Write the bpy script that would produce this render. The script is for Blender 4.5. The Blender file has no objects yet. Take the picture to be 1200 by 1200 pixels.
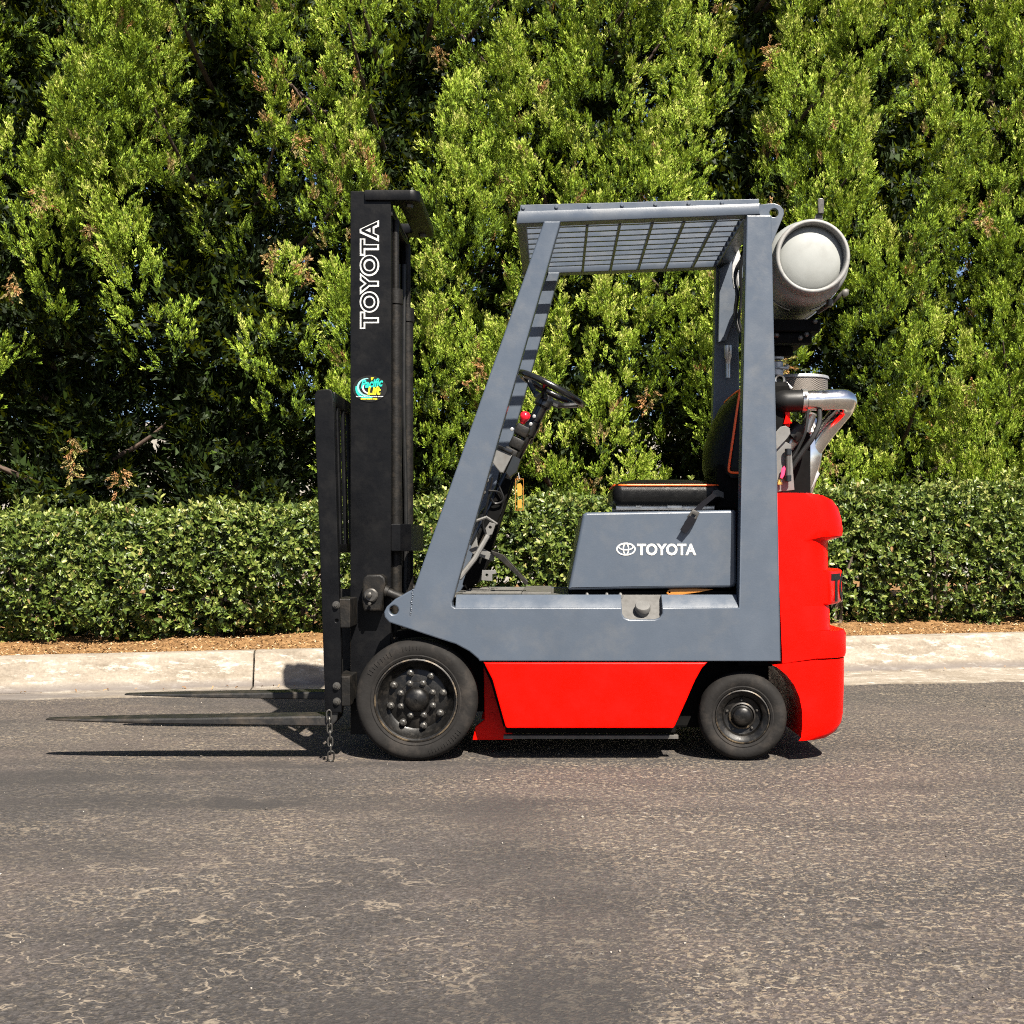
import bpy, bmesh, math, random
import numpy as np
from mathutils import Vector, Matrix

# ------------------------------------------------------------------ camera, sky, sun, exposure
scene = bpy.context.scene
COL = scene.collection
F, CX, CY, CD, CZ = 1472.0, 650.0, 636.0, 4.6, 0.803     # focal length and principal point for a 1200 px frame

cam_data = bpy.data.cameras.new('camera')
cam = bpy.data.objects.new('camera', cam_data)
COL.objects.link(cam)
cam.location = (0, -CD, CZ)
cam.rotation_euler = (math.radians(90), 0, 0)
cam_data.sensor_width = 36.0
cam_data.lens = F / 1200 * 36
cam_data.shift_x = -(CX - 600) / 1200
cam_data.shift_y = (CY - 600) / 1200
cam_data.clip_start = 0.05
cam_data.clip_end = 500
scene.camera = cam

SUN_DIR = Vector((-0.36, 0.83, -1.0)).normalized()       # the way the light travels
to_sun = -SUN_DIR
elev = math.asin(to_sun.z)
azim = math.atan2(to_sun.x, to_sun.y)
world = bpy.data.worlds.new('World')
scene.world = world
world.use_nodes = True
wn = world.node_tree
bg = wn.nodes['Background']
sky = wn.nodes.new('ShaderNodeTexSky')
sky.sky_type = 'NISHITA'
sky.sun_disc = False
sky.air_density = 0.6          # a clear dry day: deep sky, hard shadows
sky.sun_elevation = elev
sky.sun_rotation = azim
wn.links.new(sky.outputs[0], bg.inputs[0])
bg.inputs[1].default_value = 0.05
sun_data = bpy.data.lights.new('sun', 'SUN')
sun_data.energy = 5.0
sun_data.angle = math.radians(0.5)
sun_data.color = (1.0, 0.93, 0.82)
sun = bpy.data.objects.new('sun', sun_data)
COL.objects.link(sun)
sun.location = (6, -10, 12)
sun.rotation_euler = SUN_DIR.to_track_quat('-Z', 'Y').to_euler()

vs = scene.view_settings
vs.view_transform = 'Standard'
vs.look = 'None'
vs.exposure = 1.75
vs.gamma = 1.0
vs.use_curve_mapping = False
scene.render.engine = 'CYCLES'
scene.cycles.max_bounces = 4
scene.cycles.diffuse_bounces = 2
scene.cycles.glossy_bounces = 2
scene.cycles.transmission_bounces = 4
scene.cycles.transparent_max_bounces = 6
scene.cycles.use_denoising = False
scene.cycles.filter_width = 1.1
scene.cycles.use_adaptive_sampling = False
scene.cycles.sample_clamp_indirect = 1.5
scene.cycles.use_light_tree = False

# ------------------------------------------------------------------ helpers
def wx(px, Y): return (px - CX) * (CD + Y) / F
def wz(py, Y): return CZ - (py - CY) * (CD + Y) / F
def W3(px, py, Y): return Vector((wx(px, Y), Y, wz(py, Y)))
def WP(pts, Y): return [(wx(a, Y), wz(b, Y)) for a, b in pts]

def sharpen(bm, deg=35):
    bmesh.ops.recalc_face_normals(bm, faces=bm.faces[:])
    lim = math.radians(deg)
    for f in bm.faces: f.smooth = True
    for e in bm.edges:
        if len(e.link_faces) != 2: e.smooth = False; continue
        an = e.calc_face_angle(9)
        if an > lim: e.smooth = False
        elif an > 0.03:
            a, b = (f.calc_area() for f in e.link_faces)
            if max(a, b) > 12*min(a, b): e.smooth = False      # a bevel does not bend the shading of the flat beside it

def link(name, mesh, parent=None, loc=(0, 0, 0)):
    o = bpy.data.objects.new(name, mesh)
    COL.objects.link(o)
    o.parent = parent
    o.location = loc
    return o

def mk(name, bm, m, parent=None, loc=(0, 0, 0), deg=35, recalc=True):
    if recalc: sharpen(bm, deg)
    me = bpy.data.meshes.new(name)
    bm.to_mesh(me); bm.free()
    for x in (m if isinstance(m, (list, tuple)) else [m]): me.materials.append(x)
    return link(name, me, parent, loc)

def empty(name, loc=(0, 0, 0), parent=None):
    o = bpy.data.objects.new(name, None)
    o.empty_display_size = 0.1
    COL.objects.link(o)
    o.location = loc; o.parent = parent
    return o

def tag(o, label, cat=None, group=None, kind=None):
    o['label'] = label
    if cat: o['category'] = cat
    if group: o['group'] = group
    if kind: o['kind'] = kind
    return o

def add_box(bm, x0, x1, y0, y1, z0, z1, bev=0.0, seg=2, rot=None, mi=0):
    t = bmesh.new()
    bmesh.ops.create_cube(t, size=1.0)
    c = Vector(((x0+x1)/2, (y0+y1)/2, (z0+z1)/2))
    for v in t.verts: v.co = Vector((v.co.x*(x1-x0), v.co.y*(y1-y0), v.co.z*(z1-z0)))
    if bev > 0: bmesh.ops.bevel(t, geom=t.edges[:], offset=bev, segments=seg, profile=0.5, affect='EDGES')
    for v in t.verts:
        if rot is not None: v.co = rot @ v.co
        v.co += c
    merge(bm, t, mi)

def merge(bm, t, mi=0):
    base = {}
    for v in t.verts: base[v] = bm.verts.new(v.co)
    for f in t.faces:
        try:
            nf = bm.faces.new([base[v] for v in f.verts]); nf.material_index = mi
        except ValueError: pass
    t.free()

def curve_mesh(loops, ext, bev, seg=2):
    cu = bpy.data.curves.new('outline', 'CURVE')
    cu.dimensions = '2D'; cu.fill_mode = 'BOTH'
    cu.extrude = max(ext - bev, 0.00001); cu.bevel_depth = bev; cu.bevel_resolution = seg - 1; cu.offset = -bev
    for lp in loops:
        s = cu.splines.new('POLY'); s.points.add(len(lp) - 1); s.use_cyclic_u = True
        for p, q in zip(s.points, lp): p.co = (q[0], q[1], 0, 1)
    o = bpy.data.objects.new('outline', cu)
    me = o.to_mesh()
    t = bmesh.new(); t.from_mesh(me); o.to_mesh_clear()
    bpy.data.objects.remove(o); bpy.data.curves.remove(cu)
    bmesh.ops.remove_doubles(t, verts=t.verts[:], dist=0.00005)
    bmesh.ops.dissolve_limit(t, angle_limit=0.003, use_dissolve_boundaries=False, verts=t.verts[:], edges=t.edges[:])
    return t

def add_plate(bm, pts, y0, y1, bev=0.004, holes=(), mi=0, seg=2):
    """pts are (x, z); plate between y0 and y1"""
    t = curve_mesh([pts] + list(holes), abs(y1-y0)/2, bev, seg)
    ym = (y0 + y1) / 2
    for v in t.verts: v.co = Vector((v.co.x, ym + v.co.z, v.co.y))
    merge(bm, t, mi)

def add_prism_x(bm, pts, x0, x1, bev=0.0, mi=0):
    """pts are (y, z); extruded along x"""
    t = curve_mesh([pts], abs(x1-x0)/2, bev)
    xm = (x0+x1)/2
    for v in t.verts: v.co = Vector((xm + v.co.z, v.co.x, v.co.y))
    merge(bm, t, mi)

def add_plan(bm, pts, z0, z1, bev=0.0, mi=0):
    t = curve_mesh([pts], abs(z1-z0)/2, bev)
    zm = (z0+z1)/2
    for v in t.verts: v.co = Vector((v.co.x, v.co.y, zm + v.co.z))
    merge(bm, t, mi)

def circ(cx, cz, r, n=20): return [(cx + r*math.cos(2*math.pi*i/n), cz + r*math.sin(2*math.pi*i/n)) for i in range(n)]

def smooth_path(pts, n=6):
    pts = [Vector(p) for p in pts]
    out = []
    for i in range(len(pts)-1):
        p0 = pts[max(i-1, 0)]; p1 = pts[i]; p2 = pts[i+1]; p3 = pts[min(i+2, len(pts)-1)]
        for k in range(n):
            t = k/n
            out.append(0.5*((2*p1) + (p2-p0)*t + (2*p0-5*p1+4*p2-p3)*t*t + (3*p1-p0-3*p2+p3)*t**3))
    out.append(pts[-1])
    return out

def add_tube(bm, pts, r, seg=12, cyclic=False, cap=True, mi=0, squash=None):
    pts = [Vector(p) for p in pts]
    n = len(pts)
    rs = r if isinstance(r, (list, tuple)) else [r]*n
    tang = []
    for i in range(n):
        a = pts[(i-1) % n] if (cyclic or i > 0) else pts[i]
        b = pts[(i+1) % n] if (cyclic or i < n-1) else pts[i]
        d = b - a
        tang.append(d.normalized() if d.length > 1e-9 else Vector((0, 0, 1)))
    up = Vector((0, 1, 0)) if abs(tang[0].y) < 0.9 else Vector((1, 0, 0))
    nrm = (up - tang[0]*up.dot(tang[0])).normalized()
    rings = []
    for i in range(n):
        nrm = (nrm - tang[i]*nrm.dot(tang[i])).normalized()
        bi = tang[i].cross(nrm)
        ring = []
        for k in range(seg):
            a = 2*math.pi*k/seg
            off = nrm*math.cos(a)*rs[i] + bi*math.sin(a)*rs[i]
            if squash: off.y *= squash
            ring.append(bm.verts.new(pts[i] + off))
        rings.append(ring)
    m = n if cyclic else n-1
    for i in range(m):
        A, B = rings[i], rings[(i+1) % n]
        for k in range(seg):
            f = bm.faces.new((A[k], A[(k+1) % seg], B[(k+1) % seg], B[k])); f.material_index = mi
    if cap and not cyclic:
        for ring in (rings[0], rings[-1]):
            f = bm.faces.new(ring); f.material_index = mi

def add_lathe(bm, prof, c, axis='Y', seg=48, mi=0, rot=None):
    """prof: (radius, height along axis); c: origin"""
    c = Vector(c); rings = []
    for r, h in prof:
        if r < 1e-6:
            co = {'Y': Vector((0, h, 0)), 'Z': Vector((0, 0, h)), 'X': Vector((h, 0, 0))}[axis]
            if rot is not None: co = rot @ co
            rings.append([bm.verts.new(c + co)]); continue
        ring = []
        for k in range(seg):
            a = 2*math.pi*k/seg; ca, sa = r*math.cos(a), r*math.sin(a)
            co = {'Y': Vector((ca, h, sa)), 'Z': Vector((ca, sa, h)), 'X': Vector((h, ca, sa))}[axis]
            if rot is not None: co = rot @ co
            ring.append(bm.verts.new(c + co))
        rings.append(ring)
    for A, B in zip(rings[:-1], rings[1:]):
        if len(A) == 1 and len(B) == 1: continue
        for k in range(seg):
            k2 = (k+1) % seg
            if len(A) == 1: f = bm.faces.new((A[0], B[k2], B[k]))
            elif len(B) == 1: f = bm.faces.new((A[k], A[k2], B[0]))
            else: f = bm.faces.new((A[k], A[k2], B[k2], B[k]))
            f.material_index = mi

def add_text(bm, body, size, fn, offset=0.0, depth=0.001, mi=0, space=1.0, xs=1.0, shear=0.0, width=None, fine=None):
    """fn maps (x, y, d) in text space to world; text starts at x=0"""
    cu = bpy.data.curves.new('lettering', 'FONT')
    cu.body = body; cu.size = size; cu.offset = offset; cu.extrude = depth/2; cu.space_character = space; cu.shear = shear
    cu.resolution_u = 6
    o = bpy.data.objects.new('lettering', cu)
    me = o.to_mesh()
    t = bmesh.new(); t.from_mesh(me); o.to_mesh_clear()
    bpy.data.objects.remove(o); bpy.data.curves.remove(cu)
    if fine:
        bmesh.ops.triangulate(t, faces=t.faces[:])
        for _ in range(5):
            le = [e for e in t.edges if e.calc_length() > fine]
            if not le: break
            bmesh.ops.subdivide_edges(t, edges=le, cuts=1, use_grid_fill=False)
            bmesh.ops.triangulate(t, faces=t.faces[:])
    x0 = min(v.co.x for v in t.verts); x1 = max(v.co.x for v in t.verts)
    if width: xs = width/(x1-x0)
    if width and offset: pass
    for v in t.verts: v.co = Vector(fn((v.co.x - x0)*xs, v.co.y, v.co.z + depth/2))
    merge(bm, t, mi)
    return (x1-x0)*xs

# ------------------------------------------------------------------ materials
def nd(nt, typ, **kw):
    n = nt.nodes.new(typ)
    for k, v in kw.items():
        if k.startswith('i_'):
            key = k[2:]
            n.inputs[int(key) if key.isdigit() else key.replace('_', ' ')].default_value = v
        else: setattr(n, k, v)
    return n
def ramp(nt, fac, stops, interp='LINEAR'):
    r = nt.nodes.new('ShaderNodeValToRGB'); r.color_ramp.interpolation = interp
    e = r.color_ramp.elements
    while len(e) < len(stops): e.new(0.5)
    for x, (p, c) in zip(e, stops):
        x.position = p; x.color = (c, c, c, 1) if isinstance(c, (int, float)) else (*c, 1)
    nt.links.new(fac, r.inputs[0])
    return r.outputs[0]
def mixc(nt, fac, a, b, mode='MIX'):
    m = nt.nodes.new('ShaderNodeMix'); m.data_type = 'RGBA'; m.blend_type = mode; m.clamp_factor = True
    for s, v in ((m.inputs[0], fac), (m.inputs[6], a), (m.inputs[7], b)):
        if isinstance(v, (int, float)): s.default_value = v if s.type == 'VALUE' else (v, v, v, 1)
        elif isinstance(v, tuple): s.default_value = (*v, 1)
        else: nt.links.new(v, s)
    return m.outputs[2]
def math_n(nt, op, a, b=None, c=None):
    m = nt.nodes.new('ShaderNodeMath'); m.operation = op
    for s, v in zip(m.inputs, (a, b, c)):
        if v is None: continue
        if isinstance(v, (int, float)): s.default_value = v
        else: nt.links.new(v, s)
    return m.outputs[0]
def new_mat(name):
    m = bpy.data.materials.new(name); m.use_nodes = True
    nt = m.node_tree
    return m, nt, nt.nodes['Principled BSDF']
def noise(nt, scale, detail=4, rough=0.55, vec=None, dist=0.0):
    n = nd(nt, 'ShaderNodeTexNoise', i_Scale=scale, i_Detail=detail, i_Roughness=rough, i_Distortion=dist)
    if vec is not None: nt.links.new(vec, n.inputs['Vector'])
    return n.outputs['Fac']
def objco(nt): return nd(nt, 'ShaderNodeTexCoord').outputs['Object']
def bump(nt, h, strength, dist, bsdf):
    b = nd(nt, 'ShaderNodeBump', i_Strength=strength, i_Distance=dist)
    nt.links.new(h, b.inputs['Height']); nt.links.new(b.outputs[0], bsdf.inputs['Normal'])

def simple(name, col, rough=0.5, metal=0.0, var=0.15, scale=8.0, spec=0.5, coat=0.0, dirt=None, dirt_amt=0.0, dirt_scale=14, bmp=0.0, bscale=120):
    m, nt, b = new_mat(name)
    co = objco(nt)
    n = noise(nt, scale, 5, 0.6, co)
    lo = tuple(c*(1-var) for c in col); hi = tuple(min(1, c*(1+var)) for c in col)
    c = ramp(nt, n, [(0.3, lo), (0.7, hi)])
    rr = ramp(nt, noise(nt, scale*2.3, 4, 0.6, co), [(0.3, max(rough-0.08, 0.02)), (0.7, min(rough+0.1, 1))])
    if dirt:
        k = ramp(nt, noise(nt, dirt_scale, 8, 0.7, co), [(0.5, 0.0), (0.72, 1.0)])
        k = math_n(nt, 'MULTIPLY', k, dirt_amt)
        c = mixc(nt, k, c, dirt)
        rr = mixc(nt, k, rr, 0.8)
    nt.links.new(c, b.inputs['Base Color']); nt.links.new(rr, b.inputs['Roughness'])
    b.inputs['Metallic'].default_value = metal
    b.inputs['Specular IOR Level'].default_value = spec
    if coat: b.inputs['Coat Weight'].default_value = coat; b.inputs['Coat Roughness'].default_value = 0.12
    if bmp: bump(nt, noise(nt, bscale, 3, 0.5, co), bmp, 0.004, b)
    return m

M = {}
M['grey'] = simple('slate_grey_paint', (0.046, 0.058, 0.077), 0.34, var=0.05, scale=5, dirt=(0.075, 0.073, 0.07), dirt_amt=0.28, dirt_scale=7, bmp=0.05, bscale=160)
M['red'] = simple('red_paint', (0.60, 0.0022, 0.0004), 0.30, var=0.05, scale=4, spec=0.10, dirt=(0.40, 0.003, 0.001), dirt_amt=0.3, dirt_scale=5, bmp=0.06, bscale=60)
M['black'] = simple('black_paint', (0.0020, 0.0021, 0.0026), 0.40, var=0.2, scale=6, spec=0.13, dirt=(0.008, 0.0075, 0.007), dirt_amt=0.35, dirt_scale=10, bmp=0.08, bscale=90)
M['blackworn'] = simple('worn_black_steel', (0.005, 0.0046, 0.0042), 0.5, spec=0.2, var=0.3, scale=14, dirt=(0.03, 0.023, 0.016), dirt_amt=0.5, dirt_scale=22, bmp=0.2)
M['dark'] = simple('dark_greasy_metal', (0.0025, 0.0025, 0.0025), 0.7, spec=0.06, var=0.3, scale=20, dirt=(0.007, 0.006, 0.005), dirt_amt=0.4)
M['rubber'] = simple('tyre_rubber', (0.011, 0.0102, 0.0097), 0.75, var=0.25, scale=12, spec=0.12, dirt=(0.034, 0.029, 0.025), dirt_amt=0.8, dirt_scale=9, bmp=0.2, bscale=90)
M['rim'] = simple('black_wheel_paint', (0.004, 0.0038, 0.0036), 0.38, spec=0.25, var=0.3, scale=25, dirt=(0.026, 0.021, 0.016), dirt_amt=0.5, dirt_scale=30, bmp=0.1)
M['rimedge'] = simple('worn_rim_edge', (0.016, 0.014, 0.012), 0.5, metal=0.3, var=0.4, scale=30, dirt=(0.26, 0.19, 0.11), dirt_amt=0.9, dirt_scale=8)
M['bolt'] = simple('dull_bolt_steel', (0.055, 0.052, 0.047), 0.42, metal=0.6, var=0.3, scale=60)
M['steel'] = simple('bare_steel', (0.42, 0.41, 0.39), 0.35, metal=0.9, var=0.2, scale=30)
M['chrome'] = simple('polished_pipe', (0.72, 0.70, 0.67), 0.16, metal=1.0, var=0.08, scale=20)
M['alu'] = simple('dull_aluminium', (0.30, 0.30, 0.30), 0.42, metal=0.6, var=0.15, scale=25, dirt=(0.12, 0.10, 0.08), dirt_amt=0.5, dirt_scale=30)
M['tank'] = simple('tank_pale_grey_paint', (0.200, 0.208, 0.200), 0.5, var=0.06, scale=6, spec=0.3, dirt=(0.135, 0.135, 0.125), dirt_amt=0.45, dirt_scale=9)
M['tankrim'] = simple('scuffed_tank_rim', (0.19, 0.19, 0.183), 0.6, var=0.3, scale=40, dirt=(0.12, 0.10, 0.09), dirt_amt=0.9, dirt_scale=40)
M['vinyl'] = simple('black_vinyl', (0.003, 0.003, 0.003), 0.36, var=0.2, scale=20, spec=0.14, bmp=0.25, bscale=350)
M['orange'] = simple('orange_piping', (0.75, 0.10, 0.01), 0.5, var=0.1)
M['gloss'] = simple('glossy_black_plastic', (0.006, 0.006, 0.006), 0.2, var=0.2, spec=0.6)
M['knob'] = simple('red_knob_plastic', (0.62, 0.008, 0.02), 0.2, var=0.08, coat=0.4)
M['fork'] = simple('worn_fork_steel', (0.009, 0.0085, 0.008), 0.5, metal=0.2, var=0.4, scale=18, dirt=(0.05, 0.036, 0.022), dirt_amt=0.6, dirt_scale=9, bmp=0.15)
M['white'] = simple('white_lettering', (0.38, 0.38, 0.365), 0.5, var=0.03)
M['inkblack'] = simple('black_lettering', (0.004, 0.004, 0.004), 0.6, var=0.1, spec=0.2)
M['floorplate'] = simple('worn_floor_plate', (0.07, 0.067, 0.06), 0.6, metal=0.2, var=0.3, scale=30, dirt=(0.05, 0.045, 0.04), dirt_amt=0.6, dirt_scale=24)
M['teal'] = simple('teal_print', (0.004, 0.30, 0.25), 0.4, var=0.05)
M['paleteal'] = simple('pale_teal_print', (0.16, 0.36, 0.34), 0.4, var=0.05)
M['yellow'] = simple('yellow_print', (0.50, 0.48, 0.01), 0.4, var=0.05)
M['tagyellow'] = simple('yellow_tag_card', (0.28, 0.15, 0.008), 0.5, var=0.2, scale=60)
M['hose'] = simple('rubber_hose', (0.006, 0.006, 0.006), 0.45, var=0.2, spec=0.3)
M['bracketgrey'] = simple('light_bracket_steel', (0.11, 0.108, 0.103), 0.5, metal=0.3, var=0.15, scale=20, dirt=(0.07, 0.06, 0.05), dirt_amt=0.6, dirt_scale=25)
M['rustorange'] = simple('orange_painted_lever', (0.28, 0.10, 0.006), 0.5, var=0.2)
M['brass'] = simple('brass_fitting', (0.6, 0.38, 0.1), 0.35, metal=0.9, var=0.1)
M['pink'] = simple('pink_ribbon', (0.7, 0.02, 0.10), 0.6)
M['beige'] = simple('beige_enamel', (0.040, 0.038, 0.035), 0.6, var=0.08, scale=20)
M['webbing'] = simple('belt_webbing', (0.005, 0.005, 0.007), 0.8, spec=0.1, var=0.2, scale=80)
m, nt, b = new_mat('filter_mesh')
w = nd(nt, 'ShaderNodeTexChecker', i_Scale=260.0, i_Color1=(0.20, 0.175, 0.15, 1), i_Color2=(0.02, 0.017, 0.014, 1))
nt.links.new(objco(nt), w.inputs['Vector']); nt.links.new(w.outputs[0], b.inputs['Base Color'])
b.inputs['Roughness'].default_value = 0.5; b.inputs['Metallic'].default_value = 0.4
M['mesh'] = m
m, nt, b = new_mat('clear_sleeve')
b.inputs['Base Color'].default_value = (0.9, 0.85, 0.6, 1); b.inputs['Roughness'].default_value = 0.1
b.inputs['Transmission Weight'].default_value = 0.9; b.inputs['IOR'].default_value = 1.1
M['sleeve'] = m

# ------------------------------------------------------------------ ground, kerb, planting bed
AL = math.atan(0.151)
UX, UY = math.cos(AL), math.sin(AL)
KO = (0.0, 2.235)
def K(u, v, z=0.0): return Vector((KO[0] + u*UX - v*UY, KO[1] + u*UY + v*UX, z))
def ktop(u): return 0.217 + 0.0112*max(-6, min(6, u))
def kbase(u): return 0.024 + 0.0088*max(-3, min(6, u))

# asphalt
m, nt, b = new_mat('weathered_asphalt')
co = objco(nt)
warp = nd(nt, 'ShaderNodeTexNoise', i_Scale=5.0, i_Detail=4.0, i_Roughness=0.6); nt.links.new(co, warp.inputs['Vector'])
wv = nd(nt, 'ShaderNodeVectorMath', operation='MULTIPLY_ADD')
nt.links.new(warp.outputs['Color'], wv.inputs[0]); wv.inputs[1].default_value = (0.35, 0.35, 0.0); nt.links.new(co, wv.inputs[2])
wco = wv.outputs[0]
stretch = nd(nt, 'ShaderNodeMapping'); stretch.inputs['Scale'].default_value = (0.45, 1.6, 1); stretch.inputs['Rotation'].default_value = (0, 0, math.radians(6)); nt.links.new(co, stretch.inputs[0])
big = noise(nt, 0.55, 5, 0.55, wco)
mid = noise(nt, 2.3, 6, 0.62, stretch.outputs[0])
fine = noise(nt, 55, 6, 0.75, co)
vor = nd(nt, 'ShaderNodeTexVoronoi', i_Scale=150.0); nt.links.new(co, vor.inputs['Vector'])
agg = nd(nt, 'ShaderNodeSeparateColor'); nt.links.new(vor.outputs['Color'], agg.inputs[0])
c = ramp(nt, big, [(0.33, (0.031, 0.0285, 0.0275)), (0.5, (0.047, 0.0415, 0.039)), (0.68, (0.070, 0.059, 0.051))])
c = mixc(nt, ramp(nt, noise(nt, 1.1, 5, 0.6, wco), [(0.45, 0.0), (0.62, 0.7)]), c, (0.056, 0.0455, 0.042))
c = mixc(nt, ramp(nt, mid, [(0.38, 0.55), (0.52, 0.0)]), c, (0.030, 0.0275, 0.0265))
c = mixc(nt, 0.9, c, ramp(nt, fine, [(0.25, 0.25), (0.5, 0.50), (0.75, 0.78)]), 'OVERLAY')
c = mixc(nt, 0.7, c, ramp(nt, agg.outputs[0], [(0.0, 0.25), (0.6, 0.48), (0.88, 0.60), (1.0, 0.9)]), 'OVERLAY')
sx_ = nd(nt, 'ShaderNodeSeparateXYZ'); nt.links.new(co, sx_.inputs[0])
side_ = math_n(nt, 'MULTIPLY', ramp(nt, math_n(nt, 'MULTIPLY_ADD', sx_.outputs['X'], 0.25, 0.5), [(0.42, 0.0), (0.62, 1.0)]), 0.13)
mask = ramp(nt, math_n(nt, 'ADD', noise(nt, 0.8, 5, 0.65, co), side_), [(0.42, 0.22), (0.60, 1.0)])
def ridge(scale, width, det=3, vec=None, rough=0.65):
    n = noise(nt, scale, det, rough, vec if vec is not None else wco)
    a = math_n(nt, 'ABSOLUTE', math_n(nt, 'SUBTRACT', n, 0.5))
    return ramp(nt, a, [(0.0, 1.0), (width*0.5, 0.9), (width, 0.0)])
# worn-through pale flecks of aggregate, two sizes
fl1 = ramp(nt, noise(nt, 52, 4, 0.62, co, 0.6), [(0.545, 0.0), (0.585, 1.0)])
fl2 = ramp(nt, noise(nt, 88, 2, 0.6, co), [(0.575, 0.0), (0.635, 1.0)])
patch = ramp(nt, noise(nt, 6, 6, 0.7, stretch.outputs[0]), [(0.38, 0.10), (0.56, 1.0)])
fk = math_n(nt, 'MULTIPLY', math_n(nt, 'MAXIMUM', math_n(nt, 'MULTIPLY', fl1, patch), math_n(nt, 'MULTIPLY', fl2, 0.8)), mask)
tone = ramp(nt, noise(nt, 40, 2, 0.5, co), [(0.35, (0.145, 0.110, 0.082)), (0.6, (0.225, 0.185, 0.13)), (0.75, (0.33, 0.305, 0.27))])
c = mixc(nt, math_n(nt, 'MULTIPLY', fk, 0.85), c, tone)
# pale dust caught in the hairline cracks
broken = ramp(nt, noise(nt, 13, 5, 0.7, co), [(0.47, 0.0), (0.55, 1.0)])
r1 = math_n(nt, 'MULTIPLY', math_n(nt, 'MULTIPLY', ridge(13, 0.012, 6, rough=0.7), broken), 0.5)
ve = nd(nt, 'ShaderNodeTexVoronoi', feature='DISTANCE_TO_EDGE', i_Scale=13.0); nt.links.new(wco, ve.inputs['Vector'])
r3 = math_n(nt, 'MULTIPLY', ramp(nt, ve.outputs['Distance'], [(0.0, 1.0), (0.02, 0.8), (0.045, 0.0)]), ramp(nt, noise(nt, 9, 6, 0.75, co), [(0.49, 0.0), (0.56, 1.0)]))
lv = nd(nt, 'ShaderNodeVectorMath', operation='SUBTRACT'); nt.links.new(co, lv.inputs[0]); lv.inputs[1].default_value = (-1.1, -2.3, 0)
ll = nd(nt, 'ShaderNodeVectorMath', operation='LENGTH'); nt.links.new(lv.outputs[0], ll.inputs[0])
zone = ramp(nt, math_n(nt, 'MULTIPLY', ll.outputs['Value'], 0.4), [(0.25, 1.0), (0.75, 0.22)])
cr = math_n(nt, 'MULTIPLY', math_n(nt, 'MAXIMUM', math_n(nt, 'MULTIPLY', r1, mask), r3), zone)
c = mixc(nt, math_n(nt, 'MULTIPLY', cr, 0.8), c, (0.20, 0.165, 0.125))
# small dark pits
pit = ramp(nt, noise(nt, 48, 3, 0.6, co), [(0.27, 0.85), (0.33, 0.0)])
c = mixc(nt, pit, c, (0.018, 0.016, 0.015))
# oil spots and rubbed tyre tracks: x, y, radius x, radius y, strength
for sx, sy, rx, ry, st in ((-0.92, -0.72, 0.20, 0.12, 0.75), (0.62, -1.95, 0.035, 0.03, 0.9), (0.04, -2.15, 0.22, 1.0, 0.5), (0.0, -2.45, 0.16, 0.35, 0.4), (-0.10, -1.25, 0.22, 0.7, 0.4), (-0.22, -0.85, 0.3, 0.25, 0.3),
                           (1.75, -0.75, 0.28, 0.14, 0.55), (-0.6, -2.0, 0.06, 0.04, 0.7), (-2.0, -0.30, 1.3, 0.16, 0.6), (-1.7, -0.72, 1.1, 0.14, 0.55), (-0.35, -0.75, 0.7, 0.22, 0.45), (-0.9, -0.05, 1.2, 0.10, 0.5), (-1.3, -1.35, 0.5, 0.2, 0.4), (1.3, -0.42, 0.4, 0.10, 0.4), (-0.2, -2.5, 0.5, 0.18, 0.5)):
    s = nd(nt, 'ShaderNodeVectorMath', operation='SUBTRACT'); nt.links.new(wco, s.inputs[0]); s.inputs[1].default_value = (sx + 0.175, sy + 0.175, 0)
    d = nd(nt, 'ShaderNodeVectorMath', operation='DIVIDE'); nt.links.new(s.outputs[0], d.inputs[0]); d.inputs[1].default_value = (rx, ry, 1)
    l = nd(nt, 'ShaderNodeVectorMath', operation='LENGTH'); nt.links.new(d.outputs[0], l.inputs[0])
    k = ramp(nt, l.outputs['Value'], [(0.35, st), (1.0, 0.0)], 'EASE')
    c = mixc(nt, k, c, (0.028, 0.0255, 0.0245))
nt.links.new(c, b.inputs['Base Color'])
b.inputs['Roughness'].default_value = 0.88; b.inputs['Specular IOR Level'].default_value = 0.25
hh = math_n(nt, 'ADD', math_n(nt, 'ADD', math_n(nt, 'MULTIPLY', fl1, 0.25), fine), math_n(nt, 'MULTIPLY', vor.outputs['Distance'], 0.6))
bump(nt, hh, 0.55, 0.006, b)
M['asphalt'] = m

bm = bmesh.new()
bmesh.ops.create_grid(bm, x_segments=2, y_segments=2, size=150)
g = mk('asphalt_ground', bm, M['asphalt']); tag(g, 'weathered grey brown asphalt yard with pale hairline cracks', 'asphalt', kind='structure')

# concrete kerb with gutter
m, nt, b = new_mat('kerb_concrete')
co = objco(nt)
st2 = nd(nt, 'ShaderNodeMapping'); st2.inputs['Scale'].default_value = (1.0, 3.0, 4.0); nt.links.new(co, st2.inputs[0])
c = ramp(nt, noise(nt, 3.2, 8, 0.68, st2.outputs[0]), [(0.30, (0.118, 0.096, 0.072)), (0.5, (0.185, 0.158, 0.125)), (0.72, (0.235, 0.208, 0.172))])
c = mixc(nt, 0.6, c, ramp(nt, noise(nt, 60, 5, 0.7, co), [(0.3, 0.33), (0.7, 0.66)]), 'OVERLAY')
c = mixc(nt, ramp(nt, noise(nt, 9, 7, 0.75, st2.outputs[0]), [(0.53, 0.0), (0.62, 0.85)]), c, (0.32, 0.295, 0.255))
sep = nd(nt, 'ShaderNodeSeparateXYZ'); nt.links.new(co, sep.inputs[0])
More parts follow.
